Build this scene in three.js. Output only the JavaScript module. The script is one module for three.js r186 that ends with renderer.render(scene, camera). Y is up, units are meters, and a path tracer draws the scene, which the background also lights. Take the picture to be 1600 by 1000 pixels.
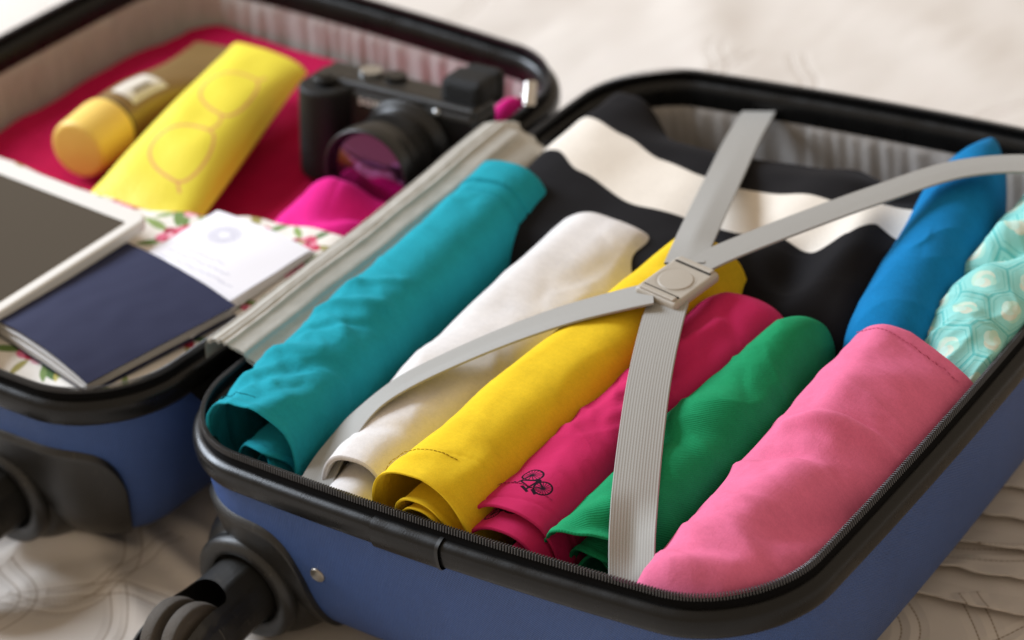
import * as THREE from 'three';
import { ImprovedNoise } from 'three/addons/math/ImprovedNoise.js';
import { RoundedBoxGeometry } from 'three/addons/geometries/RoundedBoxGeometry.js';
import { mergeGeometries, mergeVertices, toCreasedNormals } from 'three/addons/utils/BufferGeometryUtils.js';
import { RectAreaLightUniformsLib } from 'three/addons/lights/RectAreaLightUniformsLib.js';
import { Brush, Evaluator, SUBTRACTION } from 'three-bvh-csg';
import { FontLoader } from 'three/addons/loaders/FontLoader.js';
import { TextGeometry } from 'three/addons/geometries/TextGeometry.js';

// ---------------------------------------------------------------- camera, light, exposure
const scene = new THREE.Scene();
const V = (x, y, z) => new THREE.Vector3(x, y, z);
const camera = new THREE.PerspectiveCamera(15.38, 1.6, 0.05, 20);
{
  const yaw = -0.6836, pitch = -0.5462, roll = -0.1448;
  const d = V(Math.cos(pitch) * Math.sin(yaw), Math.sin(pitch), -Math.cos(pitch) * Math.cos(yaw));
  const r = d.clone().cross(V(0, 1, 0)).normalize(), u = r.clone().cross(d);
  camera.up.copy(r.multiplyScalar(-Math.sin(roll)).add(u.multiplyScalar(Math.cos(roll))));
  camera.position.set(0.5845, 0.7384, 0.8572);
  camera.lookAt(camera.position.clone().add(d));
  camera.focus = 1.06;
  camera.userData.fStop = 6.2;
}
scene.background = new THREE.Color().setRGB(0.56, 0.455, 0.345);      // the dim warm room around the bed
RectAreaLightUniformsLib.init();
const windowAt = V(-2.50, 1.78, 0.16), windowAim = V(-0.08, 0.1, 0);
const sunlit = new THREE.RectAreaLight(new THREE.Color().setRGB(0.89, 0.99, 1.13), 24.5, 1.25, 1.25);
sunlit.name = 'window_light';
sunlit.position.copy(windowAt); sunlit.lookAt(windowAim);
scene.add(sunlit);
const renderer = new THREE.WebGLRenderer();
renderer.toneMapping = THREE.LinearToneMapping;
renderer.toneMappingExposure = 1.0;
renderer.shadowMap.enabled = true;

// ---------------------------------------------------------------- helpers
const IN = new ImprovedNoise();
const noise = (x, y, z) => IN.noise(x + 31.7, y + 17.3, z + 53.9);
const fbm = (x, y, z) => noise(x, y, z) + 0.5 * noise(2.1 * x, 2.1 * y, 2.1 * z) + 0.25 * noise(4.3 * x, 4.3 * y, 4.3 * z);
let seedState = 12345;
const rnd = () => { seedState = (seedState + 0x6D2B79F5) | 0; let t = Math.imul(seedState ^ (seedState >>> 15), 1 | seedState); t = (t + Math.imul(t ^ (t >>> 7), 61 | t)) ^ t; return ((t ^ (t >>> 14)) >>> 0) / 4294967296; };
const clamp = (x, a = 0, b = 1) => Math.min(b, Math.max(a, x));
const smooth = (a, b, x) => { const t = clamp((x - a) / (b - a)); return t * t * (3 - 2 * t); };
const lerp = (a, b, t) => a + (b - a) * t;
const TAU = Math.PI * 2;
function polyAt(list, x) {                                      // piecewise smooth curve through [x, y] pairs
  if (x <= list[0][0]) return list[0][1];
  for (let i = 1; i < list.length; i++) if (x <= list[i][0]) { const t = (x - list[i - 1][0]) / (list[i][0] - list[i - 1][0]); return lerp(list[i - 1][1], list[i][1], t * t * (3 - 2 * t)); }
  return list[list.length - 1][1];
}
function grid(nu, nv, fn, uvfn, closeU = false, closeV = false) {  // fn(u, v) -> [x, y, z]
  const pos = [], uv = [], idx = [];
  for (let i = 0; i <= nu; i++) for (let j = 0; j <= nv; j++) {
    const u = i / nu, v = j / nv, p = fn(u, v);
    pos.push(p[0], p[1], p[2]);
    const q = uvfn ? uvfn(u, v, p) : [u, v]; uv.push(q[0], q[1]);
  }
  const w = nv + 1;
  for (let i = 0; i < nu; i++) for (let j = 0; j < nv; j++) { const a = i * w + j; idx.push(a, a + w, a + 1, a + 1, a + w, a + w + 1); }
  const g = new THREE.BufferGeometry();
  g.setAttribute('position', new THREE.Float32BufferAttribute(pos, 3));
  g.setAttribute('uv', new THREE.Float32BufferAttribute(uv, 2));
  g.setIndex(idx); g.computeVertexNormals();
  const n = g.attributes.normal, weld = (a, b) => { const s = V(n.getX(a) + n.getX(b), n.getY(a) + n.getY(b), n.getZ(a) + n.getZ(b)).normalize(); n.setXYZ(a, s.x, s.y, s.z); n.setXYZ(b, s.x, s.y, s.z); };
  if (closeU) for (let j = 0; j <= nv; j++) weld(j, nu * w + j);
  if (closeV) for (let i = 0; i <= nu; i++) weld(i * w, i * w + nv);
  return g;
}
const usedNames = {};
const numbered = (n) => { const k = usedNames[n] = (usedNames[n] ?? -1) + 1; return k ? n + '_' + String(k).padStart(3, '0') : n; };
function mesh(name, geo, mat, parent) {
  const m = new THREE.Mesh(geo, mat); m.name = parent ? name : numbered(name);
  (parent ?? scene).add(m); return m;
}
function tag(o, label, category, group) { o.userData = { label, category }; if (group) o.userData.group = group; return o; }
function thing(name, label, category, group) { const o = new THREE.Group(); o.name = numbered(name); scene.add(o); return tag(o, label, category, group); }
// frame of the left half of the case: it lies tilted on the soft bed, hinge side low
const LO = V(-0.37, 0.1277, 0.0024);
const LX = V(0.99546, -0.09517, 0), LN = V(0.09514, 0.99523, -0.0216).normalize(), LZ = LX.clone().cross(LN);
const LM = new THREE.Matrix4().makeBasis(LX, LN, LZ).setPosition(LO), LMi = LM.clone().invert();
const LQ = new THREE.Quaternion().setFromRotationMatrix(LM);
const toWorld = (x, y, z) => V(x, y, z).applyMatrix4(LM);
function layIn(o, x, y, z) { o.position.copy(toWorld(x, y, z)); o.quaternion.copy(LQ); return o; }   // stands something in the left half
const bar = (a, b, r, seg = 10) => { const d = b.clone().sub(a), g = new THREE.CylinderGeometry(r, r, d.length(), seg); g.applyQuaternion(new THREE.Quaternion().setFromUnitVectors(V(0, 1, 0), d.clone().normalize())); g.translate(...a.clone().add(b).multiplyScalar(0.5).toArray()); return g; };
const at = (g, x, y, z) => { g.translate(x, y, z); return g; };
const join = (list) => mergeGeometries(list.map((g) => { const h = g.index ? g.toNonIndexed() : g; for (const k of Object.keys(h.attributes)) if (!['position', 'normal', 'uv'].includes(k)) h.deleteAttribute(k); return h; }));

// ---------------------------------------------------------------- textures
function dataTex(w, h, fn, srgb = false, repeat = true) {        // fn(u, v) -> grey or [r, g, b] in 0..1
  const a = new Uint8Array(w * h * 4);
  for (let j = 0; j < h; j++) for (let i = 0; i < w; i++) {
    const c = fn((i + 0.5) / w, (j + 0.5) / h), k = (j * w + i) * 4, q = Array.isArray(c) ? c : [c, c, c];
    for (let n = 0; n < 3; n++) a[k + n] = clamp(q[n]) * 255;
    a[k + 3] = 255;
  }
  const t = new THREE.DataTexture(a, w, h); t.magFilter = THREE.LinearFilter; t.minFilter = THREE.LinearFilter;
  if (repeat) t.wrapS = t.wrapT = THREE.RepeatWrapping;
  if (srgb) t.colorSpace = THREE.SRGBColorSpace;
  t.needsUpdate = true; return t;
}
function canvasTex(w, h, paint, srgb = true, repeat = false) {
  const c = document.createElement('canvas'); c.width = w; c.height = h;
  paint(c.getContext('2d'), w, h);
  const t = new THREE.CanvasTexture(c); if (srgb) t.colorSpace = THREE.SRGBColorSpace;
  if (repeat) t.wrapS = t.wrapT = THREE.RepeatWrapping;
  return t;
}
const rep = (t, x, y = x) => { const c = t.clone(); c.repeat.set(x, y); c.needsUpdate = true; return c; };
const tnoise = (u, v, n, s = 0) => { const a = u * TAU, b = v * TAU, r = n / TAU; return noise(Math.cos(a) * r + s, Math.sin(a) * r, Math.cos(b) * r * 1.01) * 0.7 + noise(Math.sin(b) * r + s, Math.cos(a) * r + 9, Math.sin(a) * r) * 0.7; };
// plain weave and its fine fuzz, 16 threads a tile
const weaveTex = dataTex(128, 128, (u, v) => { const x = u * 16, y = v * 16, o = (Math.floor(x) + Math.floor(y)) % 2; const hx = Math.sin((x % 1) * Math.PI), hy = Math.sin((y % 1) * Math.PI); return 0.3 + 0.4 * (o ? hx : hy) + 0.35 * (rnd() - 0.5) + 0.2 * tnoise(u, v, 6); });
const twillTex = dataTex(128, 128, (u, v) => { const t = (u + v) * 10; return 0.5 + 0.38 * Math.sin(t * TAU) + 0.25 * (rnd() - 0.5); });
const fuzzTex = dataTex(256, 256, (u, v) => 0.5 + 0.55 * tnoise(u, v, 30) + 0.35 * tnoise(u, v, 70, 4) + 0.3 * (rnd() - 0.5));
// creased cotton: soft crumples with the weave over them, one tile is 8 cm
const creased = (kind) => dataTex(640, 640, (u, v) => {
  const w = 0.02 * tnoise(u, v, 7, 2), U = u + w, W = v - w; let h = 0;
  for (const [n, a, s] of [[7, 0.5, 0], [15, 0.28, 3], [31, 0.13, 6]]) { const q = 1 - Math.min(1, Math.abs(tnoise(U, W, n, s)) * 2.2); h += a * q * q; }
  const x = u * 80, y = v * 80; let k;
  if (kind === 'twill') k = 0.5 + 0.5 * Math.sin((u + v) * 54 * TAU);
  else if (kind === 'fuzz') k = 0.5 + 0.5 * tnoise(u, v, 75, 5) + 0.6 * (rnd() - 0.5);
  else k = (Math.floor(x) + Math.floor(y)) % 2 ? Math.abs(Math.sin(x * Math.PI)) : Math.abs(Math.sin(y * Math.PI));
  return 0.1 + 0.34 * h + (kind === 'twill' ? 0.2 : 0.05) * k + 0.16 * rnd();
});
const cottonTex = creased('plain'), fuzzyTex = creased('fuzz'), creasedTwill = creased('twill');
const toneTex = (amp) => dataTex(128, 128, (u, v) => { const k = 1 - amp * (0.5 + 0.6 * tnoise(u, v, 5) + 0.4 * tnoise(u, v, 22, 7)) - 0.11 * rnd(); return [k, k, k]; });
const tone = toneTex(0.11);

const phys = (o) => new THREE.MeshPhysicalMaterial({ side: THREE.DoubleSide, ...o });
const rgb = (r, g, b) => new THREE.Color().setRGB(r, g, b);
function fabric(color, o = {}) {                                  // uv in metres
  return phys({ color, roughness: 0.95, sheen: o.sheen ?? 0.12, sheenRoughness: 0.6, sheenColor: o.sheenColor ?? color.clone().lerp(rgb(1, 1, 1), 0.25), map: o.map ?? rep(tone, 22), bumpMap: rep(o.bump ?? cottonTex, o.scale ?? 12.5), bumpScale: (o.depth ?? 0.0011) * 0.55, specularIntensity: 0.25 });
}
const blackPlastic = phys({ color: rgb(0.007, 0.007, 0.007), specularIntensity: 0.55, roughness: 0.4, roughnessMap: rep(dataTex(128, 128, (u, v) => 0.75 + 0.3 * tnoise(u, v, 8) + 0.12 * (rnd() - 0.5)), 12), bumpMap: rep(fuzzTex, 40), bumpScale: 0.00002 });
const scuffTex = canvasTex(512, 512, (c, w, h) => { c.fillStyle = '#201f1d'; c.fillRect(0, 0, w, h); for (let i = 0; i < 70; i++) { c.strokeStyle = `rgba(150,140,125,${0.15 + 0.5 * rnd()})`; c.lineWidth = 0.6 + 1.2 * rnd(); const x = w * (0.2 + 0.6 * rnd()), y = h * rnd(); c.beginPath(); c.moveTo(x, y); c.lineTo(x + 14 * (rnd() - 0.5), y + 40 * (rnd() - 0.3)); c.stroke(); } for (let i = 0; i < 500; i++) { c.fillStyle = `rgba(140,128,110,${0.25 * rnd()})`; c.fillRect(w * rnd(), h * rnd(), 1 + 2 * rnd(), 1 + 2 * rnd()); } }, true, true);
const scuffPlastic = phys({ color: rgb(1, 1, 1), map: scuffTex, roughness: 0.36, bumpMap: rep(fuzzTex, 6), bumpScale: 0.00006 });
const tapeMat = fabric(rgb(0.004, 0.004, 0.0045), { bump: weaveTex, scale: 60, depth: 0.0003, sheen: 0 });
const toothMat = phys({ color: rgb(0.07, 0.07, 0.073), roughness: 0.28, metalness: 0.2 });
const shellBump = dataTex(64, 64, (u, v) => 0.5 + 0.3 * Math.sin((u * 4 + v * 2) * TAU) + 0.2 * Math.sin((u * 2 - v * 4) * TAU));
const shellMat = phys({ color: rgb(0.042, 0.098, 0.30), roughness: 0.48, map: rep(toneTex(0.12), 7), bumpMap: rep(shellBump, 160), bumpScale: 0.0004, specularIntensity: 0.9 });
const liningMat = fabric(rgb(0.52, 0.49, 0.46), { sheen: 0.2, depth: 0.0008 });
const greyWeb = rgb(0.385, 0.375, 0.35);
const webTex = dataTex(128, 128, (u, v) => { const x = u * 15, y = v * 20; const rib = Math.abs(Math.sin(x * Math.PI)); return 0.15 + 0.65 * rib * (0.65 + 0.35 * Math.abs(Math.sin((y + (Math.floor(x) % 2) * 0.5) * Math.PI))) + 0.15 * (rnd() - 0.5); });
const webColor = dataTex(128, 128, (u, v) => { const x = u * 15, y = v * 20; const rib = Math.abs(Math.sin(x * Math.PI)); const k = 0.80 + 0.20 * rib * (0.7 + 0.3 * Math.abs(Math.sin((y + (Math.floor(x) % 2) * 0.5) * Math.PI))) - 0.06 * rnd(); return [k, k, k]; });
const webMat = phys({ color: greyWeb, roughness: 0.85, map: webColor, bumpMap: webTex, bumpScale: 0.00018, sheen: 0.1, sheenRoughness: 0.5, sheenColor: rgb(0.7, 0.68, 0.65) });
const greyPlastic = phys({ color: rgb(0.44, 0.40, 0.34), roughness: 0.45, bumpMap: rep(fuzzTex, 60), bumpScale: 0.00003 });
const steel = phys({ color: rgb(0.62, 0.60, 0.57), metalness: 1, roughness: 0.22 });

// ---------------------------------------------------------------- the bed
const stitchPaths = [];
for (let k = 0; k < 20; k++) {                                   // quilted loops, each sewn as a double line
  const cx = rnd(), cy = rnd(), r0 = 0.06 + 0.14 * rnd(), a0 = rnd() * TAU, turn = (rnd() < 0.5 ? -1 : 1) * (1.6 + 2.6 * rnd()), e = 0.6 + 0.5 * rnd();
  const pts = []; for (let i = 0; i <= 60; i++) { const t = i / 60, a = a0 + turn * t, r = r0 * (1 + 1.1 * t * t); pts.push([cx + Math.cos(a) * r, cy + Math.sin(a) * r * e]); }
  stitchPaths.push(pts);
}
for (const path of [[[-0.265, 0.160], [-0.260, 0.177], [-0.246, 0.192], [-0.238, 0.208], [-0.237, 0.224], [-0.243, 0.239], [-0.255, 0.245], [-0.28, 0.247]], [[-0.229, 0.222], [-0.214, 0.237], [-0.205, 0.250], [-0.195, 0.28]], [[-0.236, 0.165], [-0.238, 0.19], [-0.240, 0.203], [-0.246, 0.224], [-0.262, 0.236]], [[-0.30, 0.235], [-0.275, 0.244], [-0.262, 0.262], [-0.255, 0.29]], [[0.10, 0.03], [0.135, 0.050], [0.152, 0.066], [0.156, 0.09], [0.15, 0.12]], [[0.165, 0.03], [0.185, 0.052], [0.198, 0.070], [0.205, 0.10]], [[-0.205, 0.155], [-0.19, 0.175], [-0.175, 0.19], [-0.17, 0.22]]]) {
  const c = new THREE.CatmullRomCurve3(path.map((p) => V(p[0] / 0.62 + 0.13, 1 - (p[1] / 0.62 + 0.31), 0)));
  stitchPaths.push(c.getPoints(60).map((p) => [((p.x % 1) + 1) % 1 === p.x ? p.x : p.x - Math.floor(c.points[0].x), p.y - Math.floor(c.points[0].y)]));
}
const strokeStitch = (c, w, width, style, gaps) => {
  c.lineWidth = width; c.strokeStyle = style; c.setLineDash(gaps);
  for (const pts of stitchPaths) for (const off of [0, 0.0145]) for (const dx of [-1, 0, 1]) for (const dy of [-1, 0, 1]) {
    if (!pts.some((p) => p[0] + dx > -0.1 && p[0] + dx < 1.1 && p[1] + dy > -0.1 && p[1] + dy < 1.1)) continue;
    c.beginPath();
    pts.forEach((p, i) => { const q = pts[Math.min(i + 1, pts.length - 1)], o = pts[Math.max(i - 1, 0)], nx = -(q[1] - o[1]), ny = q[0] - o[0], l = Math.hypot(nx, ny) || 1; const x = (p[0] + dx + nx / l * off) * w, y = (p[1] + dy + ny / l * off) * w; i ? c.lineTo(x, y) : c.moveTo(x, y); });
    c.stroke();
  }
};
const bedMap = canvasTex(2048, 2048, (c, w) => { c.fillStyle = '#d3ccc4'; c.fillRect(0, 0, w, w); for (let i = 0; i < 9000; i++) { c.fillStyle = `rgba(${200 + 40 * rnd()},${190 + 40 * rnd()},${180 + 40 * rnd()},0.12)`; c.fillRect(w * rnd(), w * rnd(), 2 + 8 * rnd(), 2 + 8 * rnd()); } strokeStitch(c, w, 1.9, 'rgba(104,82,60,0.8)', [7, 2]); }, true, true);
const bedBump = canvasTex(2048, 2048, (c, w) => { c.fillStyle = '#b0b0b0'; c.fillRect(0, 0, w, w); for (let k = 9; k > 0; k--) strokeStitch(c, w, k * 3.2, `rgba(40,40,40,0.10)`, []); }, false, true);
const bedMat = phys({ color: rgb(1, 0.99, 0.98), roughness: 0.8, map: bedMap, bumpMap: bedBump, bumpScale: 0.0015, sheen: 0.1, sheenRoughness: 0.5, sheenColor: rgb(0.9, 0.88, 0.85), specularIntensity: 0.4 });
function bedHeight(x, z) {
  let y = -0.004 + lerp(0.0035, 0.0016, smooth(-0.15, -0.4, z)) * fbm(x * 5 + 3, z * 5, 1.2) + 0.0016 * fbm(x * 17, z * 17 + 4, 7.7);
  y += 0.11 * Math.max(0, -0.40 - x) * smooth(1.6, 0.4, -x);                                // bedding pushed up beyond the tilted half
  const front = smooth(0.235, 0.30, z) * smooth(0.0, -0.2, x); y += front * (0.012 + 0.008 * noise(x * 14, z * 14, 3.3));
  const rg = (cx, cz, ang, w, l, h) => { const a = (x - cx) * Math.cos(ang) + (z - cz) * Math.sin(ang), b = -(x - cx) * Math.sin(ang) + (z - cz) * Math.cos(ang); return h * Math.exp(-(b * b) / (w * w)) * Math.exp(-(a * a) / (l * l)); };
  y += rg(-0.30, -0.50, 0.9, 0.03, 0.12, 0.007) + rg(-0.12, -0.52, 0.5, 0.03, 0.2, 0.004) + rg(-0.5, -0.5, 0.3, 0.04, 0.2, 0.005);
  y += rg(-0.2, 0.19, 0.35, 0.006, 0.08, 0.004) + rg(-0.19, 0.165, 0.2, 0.006, 0.06, 0.0035) + rg(-0.21, 0.225, 0.5, 0.008, 0.06, 0.004) + rg(-0.29, 0.21, -0.9, 0.008, 0.02, 0.012) + rg(-0.27, 0.20, -0.5, 0.006, 0.02, 0.01);
  return y;
}
{
  const xs = [], zs = [];
  for (let x = -2.6; x < 1.4;) { xs.push(x); x += x > -0.45 && x < 0.30 ? 0.0035 : x > -0.9 && x < 0.5 ? 0.014 : 0.08; }
  for (let z = -2.4; z < 1.2;) { zs.push(z); z += z > -0.06 && z < 0.06 ? 0.0009 : z >= 0.06 && z < 0.34 ? 0.003 : z > -0.75 && z < 0.5 ? 0.010 : 0.08; }
  const pos = [], uv = [], idx = [];
  for (const x of xs) for (const z of zs) { pos.push(x, bedHeight(x, z), z); uv.push(x / 0.62 + 0.13, z / 0.62 + 0.31); }
  for (let i = 0; i < xs.length - 1; i++) for (let j = 0; j < zs.length - 1; j++) { const a = i * zs.length + j, b = a + zs.length; idx.push(a, a + 1, b, b, a + 1, b + 1); }
  const g = new THREE.BufferGeometry(); g.setAttribute('position', new THREE.Float32BufferAttribute(pos, 3)); g.setAttribute('uv', new THREE.Float32BufferAttribute(uv, 2)); g.setIndex(idx); g.computeVertexNormals();
  const bed = mesh('bedspread', g, bedMat);
  for (const [k, l] of [-0.0545, -0.0305, -0.0045, 0.0175, 0.0425].entries()) {      // sewn tucks whose free edge stands off the quilt
    const edge = (x) => l - 0.13 * (x - 0.141) + 0.0013 * noise(x * 55, k * 3.3, 5) + 0.0012 * noise(x * 120, k * 2.2, 1);
    const face = (dy) => grid(150, 14, (u, v) => { const x = lerp(0.07, 0.34, u), z = edge(x) - 0.0215 * (1 - v); return [x, bedHeight(x, z) - 0.0006 + (0.0052 + 0.0010 * noise(x * 45, k * 5, 3)) * v ** 1.6 - dy, z]; }, (u, v, p) => [p[0] / 0.62 + 0.13, p[2] / 0.62 + 0.31]);
    const lip = grid(150, 4, (u, v) => { const x = lerp(0.07, 0.34, u), z = edge(x); return [x, bedHeight(x, z) - 0.0006 + 0.0052 + 0.0010 * noise(x * 45, k * 5, 3) - 0.0013 * v, z + 0.0005 * Math.sin(v * Math.PI)]; }, (u, v, p) => [p[0] / 0.62 + 0.13, p[2] / 0.62 + 0.31]);
    mesh('tuck', join([face(0), face(0.0013), lip]), bedMat, bed);
  } bed.userData.kind = 'structure'; bed.userData.label = 'quilted off-white bedspread under the open suitcase';
}

// ---------------------------------------------------------------- the suitcase
const A = 0.179, B = 0.2256, RC = 0.0547, BOW = 0.007;
const outline = (() => {                                          // rounded rectangle with slightly bowed sides, by arc length from the middle of the front
  const raw = [], N = 2400, ax = A - RC, bz = B - RC, arc = Math.PI / 2 * RC, total = 4 * (ax + bz) + 4 * arc;
  for (let i = 0; i < N; i++) {
    let s = i / N * total, x, z, nx, nz;
    const segs = [[ax, 0], [arc, 1], [2 * bz, 2], [arc, 3], [2 * ax, 4], [arc, 5], [2 * bz, 6], [arc, 7], [ax, 8]];
    let k = 0; while (k < 8 && s > segs[k][0]) { s -= segs[k][0]; k++; }
    const t = s / RC;
    if (k === 0) [x, z, nx, nz] = [s, B, 0, 1];
    else if (k === 1) [x, z, nx, nz] = [ax + RC * Math.sin(t), bz + RC * Math.cos(t), Math.sin(t), Math.cos(t)];
    else if (k === 2) [x, z, nx, nz] = [A, bz - s, 1, 0];
    else if (k === 3) [x, z, nx, nz] = [ax + RC * Math.cos(t), -bz - RC * Math.sin(t), Math.cos(t), -Math.sin(t)];
    else if (k === 4) [x, z, nx, nz] = [ax - s, -B, 0, -1];
    else if (k === 5) [x, z, nx, nz] = [-ax - RC * Math.sin(t), -bz - RC * Math.cos(t), -Math.sin(t), -Math.cos(t)];
    else if (k === 6) [x, z, nx, nz] = [-A, -bz + s, -1, 0];
    else if (k === 7) [x, z, nx, nz] = [-ax - RC * Math.cos(t), bz + RC * Math.sin(t), -Math.cos(t), Math.sin(t)];
    else [x, z, nx, nz] = [-ax + s, B, 0, 1];
    raw.push([x - x / A * BOW * (z / B) ** 2, z - z / B * BOW * (x / A) ** 2, nx, nz]);
  }
  const len = [0]; for (let i = 0; i < N; i++) { const p = raw[i], q = raw[(i + 1) % N]; len.push(len[i] + Math.hypot(q[0] - p[0], q[1] - p[1])); }
  const L = len[N];
  const f = (s, off = 0) => { s = ((s % L) + L) % L; let lo = 0, hi = N; while (hi - lo > 1) { const m = (lo + hi) >> 1; if (len[m] <= s) lo = m; else hi = m; } const t = (s - len[lo]) / (len[lo + 1] - len[lo]), p = raw[lo], q = raw[(lo + 1) % N]; const nx = lerp(p[2], q[2], t), nz = lerp(p[3], q[3], t), l = Math.hypot(nx, nz); return [lerp(p[0], q[0], t) + nx / l * off, lerp(p[1], q[1], t) + nz / l * off, nx / l, nz / l]; };
  f.L = L; return f;
})();
function sweep(profile, ns = 320, s0 = 0, s1 = outline.L, wobble) {  // profile: [offset outward, y] pairs swept round the outline
  const closed = s1 - s0 > outline.L - 1e-6, acc = [0];
  for (let i = 1; i < profile.length; i++) acc.push(acc[i - 1] + Math.hypot(profile[i][0] - profile[i - 1][0], profile[i][1] - profile[i - 1][1]));
  return grid(ns, profile.length - 1, (u, v) => { const k = Math.round(v * (profile.length - 1)), s = s0 + (s1 - s0) * u, w = wobble ? wobble(s, k) : 0, p = outline(s, profile[k][0] + w); return [p[0], profile[k][1], p[1]]; }, (u, v) => [s0 + (s1 - s0) * u, acc[Math.round(v * (profile.length - 1))]], closed);
}
const fine = (pts, n = 6) => { const c = new THREE.CatmullRomCurve3(pts.map((p) => V(p[0], p[1], 0)), false, 'centripetal'); return c.getPoints((pts.length - 1) * n).map((p) => [p.x, p.y]); };
const bodyPts = [[-0.003, -0.017], [-0.0045, -0.040], [-0.008, -0.065], [-0.012, -0.082], [-0.018, -0.096], [-0.027, -0.107], [-0.040, -0.1125], [-0.048, -0.1133]];
const bodyFine = fine(bodyPts, 5);
const bodyOff = (y) => { for (let i = 1; i < bodyFine.length; i++) if (y >= bodyFine[i][1]) { const a = bodyFine[i - 1], b = bodyFine[i]; return lerp(a[0], b[0], clamp((y - a[1]) / (b[1] - a[1]))); } return -0.048; };
const suitcase = thing('suitcase', 'open blue suitcase with black rims and grey straps lying on the quilt', 'suitcase');
function makeShell(label) {
  const side = sweep(bodyFine, 320);
  const ring = bodyFine.at(-1), base = grid(320, 4, (u, v) => { const p = outline(outline.L * u, ring[0]), k = 1 - v * 0.999; return [p[0] * k, ring[1] - 0.001 * v, p[1] * k]; }, (u, v) => { const p = outline(outline.L * u, ring[0]); return [p[0] * (1 - v), p[1] * (1 - v)]; }, true);
  const shell = mesh('shell', join([side, base]), shellMat, suitcase);
  shell.userData.label = label;
  const trim = sweep(fine([[-0.0125, -0.0205], [-0.0115, -0.0105], [-0.009, -0.0063], [-0.0065, -0.0056], [-0.0028, -0.0060], [-0.0002, -0.0078], [0.0006, -0.0105], [0.0006, -0.0140], [0.0001, -0.0170], [-0.0012, -0.0192], [-0.0040, -0.0202], [-0.0062, -0.0196]], 5), 360);
  mesh('rim', trim, blackPlastic, shell);
  const tape = sweep([[-0.0042, -0.0062], [-0.0050, -0.004], [-0.0056, -0.0012], [-0.0064, -0.0012], [-0.0064, -0.004], [-0.0060, -0.0062]], 360);
  mesh('zipper_tape', tape, tapeMat, shell);
  const n = Math.round(outline.L / 0.00155), teeth = [], tb = new RoundedBoxGeometry(0.00072, 0.0032, 0.0024, 1, 0.0003);
  const tg = tb.index ? tb.toNonIndexed() : tb;
  for (let i = 0; i < n; i++) { const p = outline(i / n * outline.L, -0.0061), h = tg.clone(); h.rotateX(-0.25); h.rotateY(Math.atan2(p[2], p[3])); h.translate(p[0], -0.0006, p[1]); teeth.push(h); }
  const tm = mesh('zipper_teeth', join(teeth), toothMat, shell); tm.userData.kind = 'stuff';
  const gather = (s, k) => k < 2 ? 0 : 0.0013 * noise(s * 95, 0.3, k * 0.12) + 0.0006 * Math.sin(s * 520 + 7 * noise(s * 30, 1, 2));
  const lin = sweep(fine([[-0.0118, -0.0190], [-0.0133, -0.026], [-0.0145, -0.045], [-0.016, -0.065], [-0.020, -0.085], [-0.030, -0.1]], 3), 520, 0, outline.L, gather);
  const floor = grid(160, 3, (u, v) => { const p = outline(outline.L * u, -0.030), k = 1 - v * 0.999; return [p[0] * k, -0.1 - 0.004 * v, p[1] * k]; }, (u, v) => [u, v], true);
  mesh('lining', join([lin, floor]), liningMat, shell);
  return shell;
}
const rightShell = makeShell('right half of the case holding the rolled clothes');
rightShell.position.set(0, 0.115, 0);
const leftShell = makeShell('left half of the case holding camera and papers');
leftShell.position.copy(LO); leftShell.quaternion.copy(LQ);
// corner guards: a moulded plate wrapped round a lower corner
function guard(shell, s0, s1) {
  const g = grid(80, 40, (u, v) => {
    const e = Math.abs(2 * u - 1), top = -0.037 - 0.071 * (1 - Math.pow(Math.max(0, 1 - Math.pow(e, 5)), 1 / 3.6)), y = lerp(top, -0.1125, v);
    const edge = Math.min(1, Math.min((1 - e) * 40, v * 26)), d = 0.0034 * Math.sqrt(clamp(edge)) - 0.0004, s = lerp(s0, s1, u), p = outline(s, bodyOff(y) + d);
    return [p[0], y, p[1]];
  }, (u, v) => [u * 2, v]);
  mesh('corner_guard', g, scuffPlastic, shell);
}
// arc length of the two front corners
const sCorner = (() => { let best = 0, d = 9; for (let s = 0; s < outline.L / 2; s += 0.0005) { const p = outline(s), q = Math.abs(p[2] - p[3]); if (p[3] > 0 && p[2] > 0 && q < d) { d = q; best = s; } } return best; })();
guard(rightShell, outline.L - sCorner - 0.020, outline.L - sCorner + 0.074);
guard(leftShell, sCorner - 0.100, sCorner + 0.006);
// trim connector at the front of the right half
mesh('rim_joint', sweep(fine([[-0.0085, -0.0058], [-0.0065, -0.0049], [-0.0026, -0.0053], [0.0007, -0.0074], [0.0016, -0.0105], [0.0016, -0.0142], [0.0010, -0.0175], [-0.0005, -0.0202], [-0.0040, -0.0213]], 4), 40, -0.030, 0.009), blackPlastic, rightShell);
mesh('rim_joint', sweep(fine([[-0.0085, -0.0056], [-0.0065, -0.0046], [-0.0026, -0.0050], [0.0010, -0.0072], [0.0019, -0.0105], [0.0019, -0.0143], [0.0013, -0.0178], [-0.0003, -0.0206]], 4), 10, 0.0075, 0.0095), phys({ color: rgb(0.006, 0.006, 0.006), roughness: 0.4 }), rightShell);
{
  const p = outline(-0.078, bodyOff(-0.058));
  const g = new THREE.LatheGeometry([[0, 0.0016], [0.0028, 0.0015], [0.0033, 0.0010], [0.0036, 0.0014], [0.0040, 0.0010], [0.0041, 0]].map((q) => new THREE.Vector2(...q)), 32);
  g.rotateX(Math.PI / 2);
  const r = mesh('rivet', g, phys({ color: rgb(0.42, 0.38, 0.32), metalness: 1, roughness: 0.35 }), rightShell); r.position.set(p[0], -0.058, p[1]); r.rotation.x = 0.1;
}
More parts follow.
